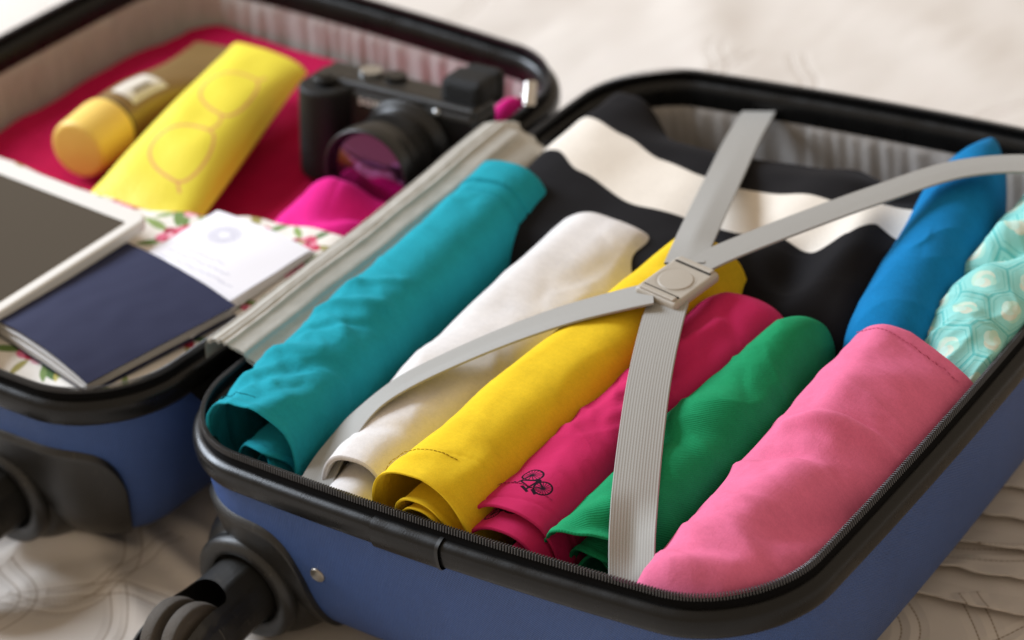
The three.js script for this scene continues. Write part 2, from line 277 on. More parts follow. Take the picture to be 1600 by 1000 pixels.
// spinner wheels
function caster(anchor, turn, quat, swing) {
  const lathe = (pts, n = 48) => { const g = new THREE.LatheGeometry(pts.map((q) => new THREE.Vector2(...q)), n); g.rotateX(Math.PI / 2); return g; };
  const boss = lathe(fine([[0.040, -0.026], [0.0365, -0.012], [0.0325, -0.0045], [0.0292, -0.0010], [0.0298, 0.0020], [0.0292, 0.0052], [0.0268, 0.0074], [0.0240, 0.0076], [0.0212, 0.0064], [0.0199, 0.005], [0.0195, -0.002]], 4));
  const c = mesh('caster', boss, scuffPlastic, suitcase); c.position.copy(anchor); c.quaternion.copy(quat); c.rotateY(turn);
  const stations = fine([[0, 0.0186], [0.012, 0.0186], [0.026, 0.0184], [0.045, 0.0168], [0.058, 0.0138], [0.069, 0.0096], [0.0745, 0.0055]], 4), ns = stations.length + 1;
  const solid = grid(ns, 40, (u, v) => { const k = Math.round(u * ns), a = v * TAU; if (k === 0 || k === ns) return [0, 0, k ? 0.0747 : 0]; const [z, ry] = stations[k - 1], rx = 0.0186 + 0.0020 * smooth(0.02, 0.04, z) - 0.003 * smooth(0.06, 0.08, z), n = lerp(1, 0.62, smooth(0.02, 0.05, z)), ca = Math.cos(a), sa = Math.sin(a); return [Math.sign(ca) * Math.abs(ca) ** n * rx, Math.sign(sa) * Math.abs(sa) ** n * ry, z]; }, null, false, true);
  const cut = new THREE.Shape(); cut.moveTo(-0.0148, 0.1); cut.lineTo(-0.0148, 0.033); cut.bezierCurveTo(-0.0148, 0.021, 0.0148, 0.021, 0.0148, 0.033); cut.lineTo(0.0148, 0.1);
  const cg = new THREE.ExtrudeGeometry(cut, { depth: 0.06, bevelEnabled: false, curveSegments: 16 }); cg.translate(0, 0, -0.03); cg.rotateX(Math.PI / 2);
  solid.clearGroups(); cg.clearGroups();
  const A1 = new Brush(mergeVertices(solid, 1e-6)), B1 = new Brush(cg); A1.updateMatrixWorld(); B1.updateMatrixWorld();
  const ev = new Evaluator(); ev.useGroups = false; ev.attributes = ['position', 'normal', 'uv'];
  const fork = mesh('fork', toCreasedNormals(ev.evaluate(A1, B1, SUBTRACTION).geometry, 0.6), scuffPlastic, c); fork.rotation.z = swing;
  const tread = phys({ color: rgb(0.085, 0.07, 0.055), roughness: 0.75, bumpMap: rep(fuzzTex, 4), bumpScale: 0.0004 });
  for (const s of [-1, 1]) {
    const g = new THREE.LatheGeometry(fine([[0.004, -0.0042], [0.0170, -0.0044], [0.0198, -0.0038], [0.0206, -0.0018], [0.0206, 0.0018], [0.0198, 0.0038], [0.0170, 0.0044], [0.004, 0.0042]], 3).map((q) => new THREE.Vector2(...q)), 56);
    g.rotateZ(Math.PI / 2);
    const w = mesh('wheel', g, tread, c); const off = V(s * 0.0068, 0.000, 0.0505).applyAxisAngle(V(0, 0, 1), swing); w.position.copy(off); w.rotation.z = swing;
  }
  const axle = bar(V(-0.0155, 0.000, 0.0505), V(0.0155, 0.000, 0.0505), 0.0025); const am = mesh('axle', axle, steel, c); am.rotation.z = swing;
}
caster(V(-0.129, 0.032, 0.2140), 0, new THREE.Quaternion(), 0.1);
caster(toWorld(0.084, -0.084, 0.2145), 0, LQ, 0.1);
// grey cover over the hinge, with three piped ridges, and the dark gusset below it
{
  const prof = fine([[-0.1925, 0.113], [-0.1910, 0.1205], [-0.1895, 0.1235], [-0.1880, 0.1228], [-0.1865, 0.1240], [-0.1835, 0.1252], [-0.1815, 0.1245], [-0.1795, 0.1260], [-0.1775, 0.1248], [-0.1755, 0.1258], [-0.1735, 0.1240], [-0.170, 0.1228], [-0.1655, 0.1213], [-0.1645, 0.1190], [-0.160, 0.1165], [-0.154, 0.1135], [-0.149, 0.109], [-0.146, 0.098], [-0.145, 0.085]], 4);
  const n = prof.length - 1;
  const top = (dy) => grid(120, n, (u, v) => { const k = Math.round(v * n), z = lerp(0.152 + 0.0015 * noise(v * 9, 1, 1), -0.108, u); const edge = smooth(0.94, 1, u); return [prof[k][0] + 0.0010 * noise(u * 6, v * 2, 3), prof[k][1] - dy + 0.0008 * noise(u * 5, v * 3, 8) + 0.0003 * noise(u * 30, v * 10, 2) - 0.006 * edge * (v > 0.5 ? 1 : 0.4) + 0.004 * smooth(0.55, 0.95, u) * (1 - edge), z]; }, (u, v, p) => [p[0], p[2]]);
  const endCap = grid(n, 1, (u, v) => { const k = Math.round(u * n); return [prof[k][0], prof[k][1] - 0.0015 * v, 0.152]; });
  const back = grid(n, 2, (u, v) => { const k = Math.round(u * n); return [prof[k][0] * 1, prof[k][1] - 0.006 - 0.03 * v, -0.1085]; });
  mesh('hinge_cover', join([top(0), top(0.0016), endCap, back]), fabric(rgb(0.54, 0.52, 0.47), { depth: 0.0006 }), suitcase);
  const gus = grid(60, 10, (u, v) => { const x = lerp(-0.203, -0.168, v), z = lerp(0.165, -0.165, u); return [x, 0.104 - 0.012 * Math.sin(v * Math.PI) + 0.002 * noise(u * 12, v * 3, 1), z]; }, (u, v, p) => [p[0], p[2]]);
  mesh('hinge_gusset', gus, tapeMat, suitcase);
}
{ // zipper sliders resting at the far right corner of the left half
  const s = (() => { let b = 0, d = 9; for (let t = 0; t < outline.L; t += 0.001) { const q = outline(t), e = Math.hypot(q[0] - 0.161, q[1] + 0.160); if (e < d) { d = e; b = t; } } return b; })();
  const q = outline(s, -0.007), tab = new RoundedBoxGeometry(0.007, 0.0025, 0.018, 3, 0.0012), body = new RoundedBoxGeometry(0.009, 0.006, 0.011, 3, 0.002);
  tab.rotateX(0.5); tab.translate(0.002, 0.006, 0.009);
  const z = mesh('zipper_slider', join([body, tab, bar(V(0, 0.004, -0.004), V(0, 0.006, 0.004), 0.0015)]), steel, leftShell);
  z.position.set(q[0] - 0.002, 0.003, q[1]); z.rotation.y = 0.5;
}

// ---------------------------------------------------------------- rolled clothes
function ridgeSum(list, x, z) {
  let h = 0;
  for (const [x1, z1, x2, z2, w, amt] of list) { const dx = x2 - x1, dz = z2 - z1, t = clamp(((x - x1) * dx + (z - z1) * dz) / (dx * dx + dz * dz)), d = Math.hypot(x - x1 - t * dx, z - z1 - t * dz); h += amt * Math.exp(-(d * d) / (w * w)) * (0.35 + 0.65 * Math.sin(Math.PI * (0.12 + 0.76 * t))); }
  return h;
}
// short pinched creases scattered over a patch, mostly running one way
function creases(seed, n, x0, x1, z0, z1, ang, spread, l0, l1, amp) {
  const keep = seedState; seedState = seed * 7919;
  const out = []; for (let i = 0; i < n; i++) { const x = lerp(x0, x1, rnd()), z = lerp(z0, z1, rnd()), a = ang + spread * (rnd() + rnd() - 1), l = lerp(l0, l1, rnd() * rnd()), w = 0.0009 + 0.0016 * rnd() + 0.045 * l; out.push([x - Math.cos(a) * l, z - Math.sin(a) * l, x + Math.cos(a) * l, z + Math.sin(a) * l, w, (rnd() < 0.62 ? 1 : -0.7) * amp * (0.4 + 0.6 * rnd())]); }
  seedState = keep; return out;
}
function pinch(list, x, z) {
  let h = 0;
  for (const [x1, z1, x2, z2, w, amt] of list) { const dx = x2 - x1, dz = z2 - z1, L = dx * dx + dz * dz, t = ((x - x1) * dx + (z - z1) * dz) / L; if (t < -0.1 || t > 1.1) continue; const side = ((x - x1) * dz - (z - z1) * dx) / Math.sqrt(L), bent = side + 0.004 * noise(t * 1.8 + x1 * 90, z1 * 50, 3), q = bent > 0 ? w * 0.7 : w * 1.7; if (Math.abs(bent) > 5 * w) continue; h += amt * Math.exp(-Math.sqrt(bent * bent + 2e-7) / q) * Math.sin(Math.PI * clamp((t + 0.1) / 1.2)) ** 1.2; }
  return h;
}
// o: near, far [x, y, z], rx(u), ry(u), turns, phi0, dir, rho(phi), tele, boxy, th, disp(x, y, z, phi, u), wave(phi)
function roll(o) {
  const nu = o.nu ?? 190, nf = o.nf ?? 250, P = o.turns * TAU, dir = o.dir ?? 1, th = o.th ?? 0.0016;
  const pt = (u, phi, inner) => {
    const rho = o.rho ? o.rho(phi) : 1 - 0.13 * phi / TAU, a = o.phi0 + dir * phi;
    const rx = o.rx(u), ry = o.ry(u), n = o.boxy ?? 0.9, ca = Math.cos(a), sa = Math.sin(a), sx = Math.sign(ca) * Math.abs(ca) ** n, sy = Math.sign(sa) * Math.abs(sa) ** n;
    const drop = (1 - rho) * (o.sag ?? 0.5) * ry;
    const cx = lerp(o.near[0], o.far[0], u) + (o.bend ? o.bend(u) : 0) + (1 - rho) * (o.sagX ?? 0) * rx, cy = lerp(o.near[1], o.far[1], u) + (o.lift ? o.lift(u) : 0) - drop;
    const z = lerp(o.near[2] + (o.tele ?? 0) * Math.min(phi / TAU, 2.2) + (o.wave ? o.wave(phi) : 0), o.far[2], u);
    let x = cx + sx * rx * rho, y = cy + sy * ry * rho;
    const share = phi < TAU ? 1 : Math.max(0.25, 1 - (phi - TAU) / 2);
    const nx = ca / rx, ny = sa / ry, l = Math.hypot(nx, ny), d = (o.disp ? o.disp(x, y, z, phi, u) * share : 0) - (inner ? th : 0) + (o.hem ? 0.0007 * smooth(0.02, 0.012, u) : 0);
    if (o.slope) { const q = contain([x, y, z], 0.0125, true), c = smooth(0, 0.012, y - q[1]), ax = lerp(nx / l, 0.3, c), ay = lerp(ny / l, 0.95, c); return contain([q[0] + ax * d, q[1] + ay * d, q[2]], inner ? 0.0125 + th : 0.0125); }
    return contain([x + nx / l * d, y + ny / l * d, z], inner ? 0.0125 + th : 0.0125);
  };
  const N = 2 * nf + 1, dense = (q) => lerp(q, q * q, 0.4);
  const uvS = (phi) => phi * o.rx(0.3) * 0.95;
  const body = grid(nu, N, (u, v) => { const k = Math.round(v * N), inner = k > nf, phi = P * dense(inner ? (N - k) / nf : k / nf); return pt(o.spread ? o.spread(u) : u, phi, inner); }, (u, v, p) => { const k = Math.round(v * N), inner = k > nf, phi = P * dense(inner ? (N - k) / nf : k / nf); return [u * (o.near[2] - o.far[2]), uvS(phi)]; });
  const caps = [0, 1].map((u) => grid(nf, 2, (s, v) => { const a = pt(u, P * dense(s), false), b = pt(u, P * dense(s), true), k = v * 1; const e = Math.sin(v * Math.PI) * 0.0007 * (u ? -1 : 1); return [lerp(a[0], b[0], k), lerp(a[1], b[1], k), lerp(a[2], b[2], k) + e]; }, (s, v) => [0, uvS(P * dense(s))]));
  return join([body, ...caps]);
}
// the wall of the right half holds the clothes in
function contain(p, inset, slope) {
  const y = p[1] - 0.115, k = inset - 0.0045 + 0.006 * smooth(-0.015, -0.03, y) + 0.018 * smooth(-0.06, -0.1, y), r = 0.045;
  const ax = A - BOW * (p[2] / B) ** 2 - k, bz = B - BOW * (p[0] / A) ** 2 - k;
  const qx = Math.abs(p[0]) - ax + r, qz = Math.abs(p[2]) - bz + r, ox = Math.max(qx, 0), oz = Math.max(qz, 0), l = Math.hypot(ox, oz);
  const d = l + Math.min(Math.max(qx, qz), 0) - r;
  if (d > -0.004) { const t = d + 0.004, back = t < 0.008 ? t * t / 0.016 : t - 0.004; let gx = l > 0 ? ox / l : (qx > qz ? 1 : 0), gz = l > 0 ? oz / l : (qx > qz ? 0 : 1); p[0] -= Math.sign(p[0]) * gx * back; p[2] -= Math.sign(p[2]) * gz * back; }
  if (slope && d > -0.05 && p[1] > 0.1) { const q = clamp(-d / 0.05), cap = 0.104 + 0.034 * Math.pow(q, 0.62); if (p[1] > cap - 0.004) { const e = p[1] - cap + 0.004; p[1] = cap - 0.004 + (e < 0.008 ? e - e * e / 0.016 : 0.004); } }
  if (p[1] < 0.018) p[1] = 0.018;
  return p;
}
const folds = (x, y, z, s, amp, fx, fz) => { const w = 0.6 * noise(x * fx * 0.5 + s, y * fx * 0.5, z * fz * 0.5 + s); const n = noise(x * fx + w + s * 3.1, y * fx * 0.8, z * fz + w * 1.5); const r = 1 - Math.abs(noise(x * fx * 1.3 + s * 7 + w, y * fx, z * fz * 1.4 + w)) * 2.4; return amp * (0.8 * n + 0.5 * Math.max(0, r) ** 2 - 0.2); };
const clothes = {};
const roundEnd = (u, from = 0.93, k = 0.5) => 1 - k * Math.pow(clamp((u - from) / (1 - from)), 2.2);
const ROLLS = 'rolled clothes packed in the right half';
function garment(key, name, geo, mat, label, category) { clothes[key] = tag(mesh(name, geo, mat), label, category, ROLLS); return clothes[key]; }

const CR = {
  teal: [...creases(1, 34, -0.155, -0.105, 0.09, 0.205, 0.9, 0.9, 0.008, 0.03, 0.0016), ...creases(2, 26, -0.16, -0.11, -0.05, 0.10, 1.2, 0.8, 0.008, 0.04, 0.0011)],
  white: creases(3, 18, -0.10, -0.03, -0.03, 0.2, 1.2, 0.7, 0.01, 0.05, 0.0009),
  yellow: creases(4, 9, -0.03, 0.02, 0.0, 0.2, 1.3, 0.6, 0.01, 0.05, 0.0008),
  magenta: [...creases(5, 22, 0.01, 0.06, 0.02, 0.14, 1.0, 0.9, 0.008, 0.035, 0.0016), ...creases(6, 8, 0.01, 0.055, 0.14, 0.21, 0.3, 0.6, 0.01, 0.03, 0.0009)],
  green: creases(7, 18, 0.05, 0.105, 0.02, 0.2, 0.5, 1.1, 0.01, 0.035, 0.0016),
  pink: [...creases(8, 20, 0.10, 0.175, 0.02, 0.2, 0.2, 0.8, 0.012, 0.045, 0.0019), ...creases(9, 26, 0.10, 0.175, 0.02, 0.2, 0.6, 1.4, 0.006, 0.02, 0.0009)],
  blue: creases(10, 10, 0.07, 0.14, -0.17, 0.02, 1.2, 0.7, 0.01, 0.05, 0.0011),
  mint: creases(11, 26, 0.115, 0.175, -0.16, 0.03, 0.5, 1.2, 0.008, 0.03, 0.0024),
};
garment('teal', 'rolled_shirt', roll({
  nu: 250, near: [-0.1215, 0.101, 0.207], far: [-0.139, 0.105, -0.054], turns: 3.2, phi0: -2.2, th: 0.0012, boxy: 0.78, sag: 0.5, sagX: 0.45, tele: -0.003,
  rx: (u) => 0.0285 * (1 - 0.10 * smooth(0.1, 0.8, u)) * roundEnd(u, 0.96, 0.35), ry: (u) => (0.0350 - 0.001 * u) * roundEnd(u, 0.95, 0.4), rho: (p) => p < TAU ? 1 - 0.06 * p / TAU : 0.94 - 0.36 * smooth(TAU, TAU * 1.45, p) - 0.16 * Math.max(0, p / TAU - 1.4),
  wave: (p) => 0.0035 * Math.sin(p * 1.3 + 0.5) - 0.0025 * Math.sin(p * 3.1), hem: true,
  disp: (x, y, z, p, u) => pinch(CR.teal, x, z) + folds(x, y, z, 1, 0.0015, 26, 26) * (0.3 + 0.7 * smooth(0.05, 0.15, z)) + 0.5 * folds(x, y, z, 4, 0.0016, 60, 60) * smooth(0.09, 0.16, z) + ridgeSum([[-0.15, 0.12, -0.112, 0.098, 0.004, 0.0030], [-0.155, 0.105, -0.118, 0.078, 0.0035, 0.0022], [-0.15, 0.16, -0.118, 0.148, 0.005, 0.0030], [-0.135, 0.185, -0.105, 0.150, 0.006, -0.0034], [-0.148, 0.185, -0.128, 0.172, 0.005, 0.0024], [-0.114, 0.207, -0.100, 0.172, 0.005, 0.0028], [-0.11, 0.12, -0.10, 0.05, 0.006, -0.002], [-0.14, 0.14, -0.11, 0.115, 0.003, -0.0016]], x, z) - 0.0016 * smooth(0.0016, 0, Math.abs(z + 0.022 + 0.1 * (x + 0.137))) - 0.0010 * smooth(0.0013, 0, Math.abs(z + 0.012 + 0.15 * (x + 0.137))) + 0.0010 * smooth(-0.020, -0.024, z),
}), fabric(rgb(0.016, 0.34, 0.425)), 'rolled teal cotton shirt beside the grey hinge cover', 'shirt');

garment('white', 'rolled_shirt', roll({
  near: [-0.0575, 0.093, 0.197], far: [-0.066, 0.093, -0.036], turns: 3.0, phi0: -2.3, th: 0.0026, boxy: 0.8, sag: 0.75, tele: 0.010,
  bend: (u) => -0.005 * Math.sin(Math.PI * Math.min(1, u * 2.2)) * (u < 0.46 ? 1 : 0), rx: (u) => lerp(lerp(0.0232, 0.030, smooth(0, 0.3, u)), 0.042, smooth(0.1, 1, u)), ry: (u) => lerp(0.0375, 0.041, u) * roundEnd(u, 0.95, 0.2), rho: (p) => 1 - 0.17 * p / TAU - 0.06 * smooth(TAU * 1.2, TAU * 2.2, p),
  disp: (x, y, z, p) => pinch(CR.white, x, z) + folds(x, y, z, 9, 0.0013, 20, 14) + ridgeSum([[-0.045, 0.17, -0.085, 0.190, 0.005, -0.0016], [-0.085, 0.12, -0.075, -0.03, 0.012, 0.004], [-0.06, 0.15, -0.045, 0.10, 0.008, -0.0018], [-0.05, 0.05, -0.03, -0.03, 0.012, -0.004]], x, z),
}), fabric(rgb(0.80, 0.765, 0.745), { bump: fuzzyTex, depth: 0.0006, sheen: 0.25 }), 'rolled white soft shirt between the teal and yellow rolls', 'shirt');

garment('yellow', 'rolled_shirt', roll({
  near: [-0.010, 0.099, 0.2125], far: [0.007, 0.104, -0.012], turns: 2.6, phi0: -1.1, dir: 1, th: 0.0013, boxy: 0.8, sag: -0.15, sagX: 0.1, tele: 0.001,
  rx: (u) => 0.0275 * (1 - 0.04 * u), ry: (u) => 0.0372, rho: (p) => p < TAU ? 1 - 0.04 * p / TAU : 0.96 - 0.40 * smooth(TAU, TAU * 1.3, p) - 0.14 * Math.max(0, p / TAU - 1.3),
  hem: true, wave: (p) => 0.0045 * Math.cos(p - 2.6),
  disp: (x, y, z, p) => pinch(CR.yellow, x, z) + folds(x, y, z, 14, 0.0009, 24, 14) + ridgeSum([[-0.028, 0.207, -0.006, 0.198, 0.004, 0.0014], [-0.02, 0.15, -0.012, 0.06, 0.008, 0.0014], [0.01, 0.205, 0.012, 0.185, 0.005, 0.0026], [0.0, 0.02, 0.02, -0.012, 0.010, -0.003]], x, z) - 0.0006 * smooth(0.0009, 0, Math.abs(z - 0.1975 + 0.35 * (x + 0.01))),
}), fabric(rgb(0.88, 0.60, 0.024), { depth: 0.0006, sheen: 0.15, sheenColor: rgb(1, 0.85, 0.4) }), 'rolled bright yellow shirt under the strap buckle', 'shirt');

const bike = (c, x, y, k, rot) => {                               // small bicycle print
  c.save(); c.translate(x, y); c.rotate(rot); c.scale(k, k); c.strokeStyle = '#20131f'; c.fillStyle = '#20131f'; c.lineWidth = 1.7;
  for (const wx of [-11, 11]) { c.beginPath(); c.arc(wx, 0, 8.6, 0, TAU); c.stroke(); c.lineWidth = 0.6; for (let i = 0; i < 16; i++) { c.beginPath(); c.moveTo(wx, 0); c.lineTo(wx + 8.6 * Math.cos(i * TAU / 16), 8.6 * Math.sin(i * TAU / 16)); c.stroke(); } c.lineWidth = 1.7; }
  c.beginPath(); c.moveTo(-11, 0); c.lineTo(-5, -11); c.lineTo(7, -12); c.lineTo(0, 0); c.lineTo(-11, 0); c.moveTo(0, 0); c.lineTo(-6, -14); c.moveTo(11, 0); c.lineTo(6, -16); c.lineTo(11, -17); c.stroke();
  c.fillRect(-10, -16, 9, 2.6); c.fillRect(-16, -11, 8, 2.4); c.beginPath(); c.arc(0, 0, 2.6, 0, TAU); c.fill(); c.restore();
};
{
  const L = 0.201, W = 0.30, T = 2048;                 // texture: T pixels across L by W metres
  const map = canvasTex(T, T, (c) => {
    c.fillStyle = '#c32a5f'; c.fillRect(0, 0, T, T);
    for (let i = 0; i < 12000; i++) { c.fillStyle = `rgba(${150 + 80 * rnd()},${20 + 30 * rnd()},${70 + 40 * rnd()},0.15)`; c.fillRect(T * rnd(), T * rnd(), 3 + 6 * rnd(), 2 + 5 * rnd()); }
    const put = (z, arc, a) => { c.save(); c.translate(z / L * T, T - arc / W * T); c.scale(T / L * 0.00044, T / W * 0.00044); bike(c, 0, 0, 1, a); c.restore(); };
    put(0.020, 0.071, -0.95); put(0.148, 0.045, 0.4); put(0.075, 0.135, 0.2); put(0.012, 0.240, 1.0); put(0.15, 0.10, -0.6);
  }, true, true);
  map.repeat.set(1 / L, 1 / W);
  garment('magenta', 'rolled_shirt', roll({
    near: [0.031, 0.091, 0.199], far: [0.047, 0.101, 0.006], turns: 2.4, phi0: -1.3, th: 0.0018, boxy: 0.86, sag: 0.6, tele: 0.008,
    rx: (u) => (0.0270 + 0.0045 * smooth(0.4, 0.9, u)) * roundEnd(u, 0.9, 0.35), ry: (u) => (0.034 + 0.0035 * u) * roundEnd(u, 0.88, 0.4), rho: (p) => 1 - 0.12 * p / TAU,
    disp: (x, y, z, p) => pinch(CR.magenta, x, z) + folds(x, y, z, 21, 0.0013, 26, 18) + ridgeSum([[0.036, 0.105, 0.05, 0.045, 0.0035, 0.0032], [0.044, 0.11, 0.058, 0.05, 0.005, -0.0018], [0.028, 0.06, 0.042, 0.075, 0.004, 0.0028], [0.02, 0.165, 0.035, 0.12, 0.006, 0.0018], [0.04, 0.13, 0.055, 0.10, 0.004, 0.002]], x, z) - 0.0006 * smooth(0.0012, 0, Math.abs(z - 0.196 + 0.2 * (x - 0.03))),
  }), fabric(rgb(1, 1, 1), { map, depth: 0.0009, sheen: 0.15, sheenColor: rgb(0.9, 0.4, 0.6) }), 'rolled raspberry pink shirt printed with small dark bicycles', 'shirt');
}
garment('green', 'rolled_shirt', roll({
  near: [0.0725, 0.089, 0.2045], far: [0.080, 0.099, 0.004], turns: 3.0, phi0: -1.6, th: 0.0016, boxy: 0.9, sag: 0.35, tele: -0.003,
  rx: (u) => 0.0268 * (1 - 0.42 * smooth(0.5, 0.95, u)) * roundEnd(u, 0.85, 0.4), ry: (u) => (0.0335 + 0.003 * u) * roundEnd(u, 0.82, 0.5), rho: (p) => p < TAU ? 1 - 0.06 * p / TAU : 0.94 - 0.26 * smooth(TAU, TAU * 1.4, p) - 0.17 * Math.max(0, p / TAU - 1.4),
  hem: true, wave: (p) => 0.004 * Math.sin(2.2 * p + 0.4) - 0.003 * Math.cos(p - 1.6) - 0.004,
  disp: (x, y, z, p) => pinch(CR.green, x, z) + folds(x, y, z, 30, 0.0016, 24, 22) + ridgeSum([[0.06, 0.2, 0.085, 0.165, 0.007, 0.0026], [0.07, 0.20, 0.095, 0.18, 0.006, -0.0034], [0.058, 0.14, 0.095, 0.11, 0.008, -0.0022], [0.065, 0.11, 0.098, 0.085, 0.009, 0.0024]], x, z),
}), fabric(rgb(0.014, 0.31, 0.125), { bump: creasedTwill, depth: 0.0011, sheen: 0.12 }), 'rolled green twill shirt crossed by the front strap', 'shirt');

garment('pink', 'rolled_shirt', roll({
  near: [0.137, 0.087, 0.2175], far: [0.149, 0.101, 0.014], turns: 2.6, phi0: -1.5, th: 0.0018, boxy: 0.82, slope: true, sag: 0.3, tele: 0.001, nu: 220, nf: 270,
  rx: (u) => lerp(0.043, 0.049, smooth(0, 0.9, u)) * roundEnd(1 - u, 0.95, 0.15), ry: (u) => (0.035 + 0.005 * u) * roundEnd(1 - u, 0.9, 0.35) * roundEnd(u, 0.975, 0.15), rho: (p) => p < TAU ? 1 - 0.05 * p / TAU : 0.95 - 0.32 * smooth(TAU, TAU * 1.25, p) - 0.15 * Math.max(0, p / TAU - 1.4),
  disp: (x, y, z, p) => pinch(CR.pink, x, z) + folds(x, y, z, 41, 0.0018, 16, 14) + 0.5 * folds(x, y, z, 47, 0.0012, 45, 36) + ridgeSum([[0.118, 0.10, 0.172, 0.085, 0.0045, 0.0060], [0.12, 0.114, 0.17, 0.110, 0.010, -0.0045], [0.122, 0.180, 0.150, 0.115, 0.013, 0.005], [0.12, 0.203, 0.15, 0.192, 0.005, 0.005], [0.13, 0.07, 0.155, 0.035, 0.010, 0.003], [0.148, 0.17, 0.168, 0.12, 0.007, -0.0045], [0.11, 0.12, 0.14, 0.118, 0.005, -0.003]], x, z) - 0.0009 * smooth(0.0011, 0, Math.abs(z - 0.021)),
}), fabric(rgb(0.83, 0.185, 0.34)), 'rolled salmon pink trousers filling the right side of the case', 'trousers');

garment('blue', 'rolled_shirt', roll({
  near: [0.1175, 0.097, 0.022], far: [0.0835, 0.108, -0.186], turns: 1.6, phi0: -1.5, th: 0.002, boxy: 0.95,
  rx: (u) => 0.0255 * roundEnd(1 - u, 0.85, 0.5) * roundEnd(u, 0.6, 0.75), ry: (u) => 0.033 * roundEnd(1 - u, 0.85, 0.6) * roundEnd(u, 0.7, 0.45), rho: (p) => 1 - 0.1 * p / TAU,
  disp: (x, y, z, p) => pinch(CR.blue, x, z) + folds(x, y, z, 51, 0.0014, 20, 13),
}), fabric(rgb(0.006, 0.20, 0.47), { bump: fuzzyTex, depth: 0.0008 }), 'rolled bright blue jersey beside the mint patterned cloth', 'shirt');

{ // mint cloth printed with hexagons
  const S = 0.0128, W = S * Math.sqrt(3), H = S * 3;
  const map = canvasTex(512, 887, (c, w, h) => {
    c.fillStyle = '#94d6cf'; c.fillRect(0, 0, w, h);
    const k = w / W, r = S * k;
    const hex = (x, y, q, style, lw) => { c.strokeStyle = style; c.lineWidth = lw; c.beginPath(); for (let i = 0; i <= 6; i++) { const a = Math.PI / 6 + i * Math.PI / 3; c.lineTo(x + Math.cos(a) * r * q, y + Math.sin(a) * r * q); } c.stroke(); };
    for (let b = -1; b <= 3; b++) for (let a = -1; a <= 2; a++) {
      const x = (a + (b & 1 ? 0.5 : 0)) * w, y = b * r * 1.5;
      hex(x, y, 0.995, '#4fb0b0', 20); hex(x, y, 0.995, '#86d3cb', 7); hex(x, y, 0.80, '#60bab6', 6);
      const s = b & 1 ? 5 : 2;
      for (let i = 0; i < 5; i++) { c.fillStyle = ['#bfe2d0', '#cfe3d2', '#aedfd0', '#d2dccb', '#c9e8dc'][(i + s) % 5]; c.beginPath(); c.ellipse(x + r * 0.16 * Math.cos(i * 1.3 + s), y + r * 0.16 * Math.sin(i * 1.3 + s), r * (0.38 - 0.045 * i), r * (0.31 - 0.03 * i), i, 0, TAU); c.fill(); }
    }
  }, true, true);
  map.repeat.set(1 / W, 1 / H);
  garment('mint', 'rolled_shirt', roll({
    near: [0.153, 0.092, 0.012], far: [0.147, 0.105, -0.168], turns: 1.3, phi0: -1.5, th: 0.0014, boxy: 0.95,
    rx: (u) => 0.0315 * roundEnd(u, 0.8, 0.4), ry: (u) => (0.033 + 0.006 * u) * roundEnd(u, 0.85, 0.4) * roundEnd(1 - u, 0.8, 0.5), rho: (p) => 1 - 0.1 * p / TAU,
    disp: (x, y, z, p) => pinch(CR.mint, x, z) + folds(x, y, z, 61, 0.0044, 26, 26) + 0.7 * folds(x, y, z, 64, 0.0026, 55, 50) + ridgeSum([[0.118, -0.052, 0.16, -0.085, 0.006, -0.0085], [0.12, -0.035, 0.17, -0.068, 0.008, 0.004], [0.125, -0.075, 0.165, -0.105, 0.009, 0.004], [0.15, -0.03, 0.175, -0.02, 0.006, -0.004]], x, z),
  }), fabric(rgb(0.95, 0.95, 0.95), { map, depth: 0.0012 }), 'crumpled mint cloth printed with hexagons beside the blue roll', 'cloth');
}
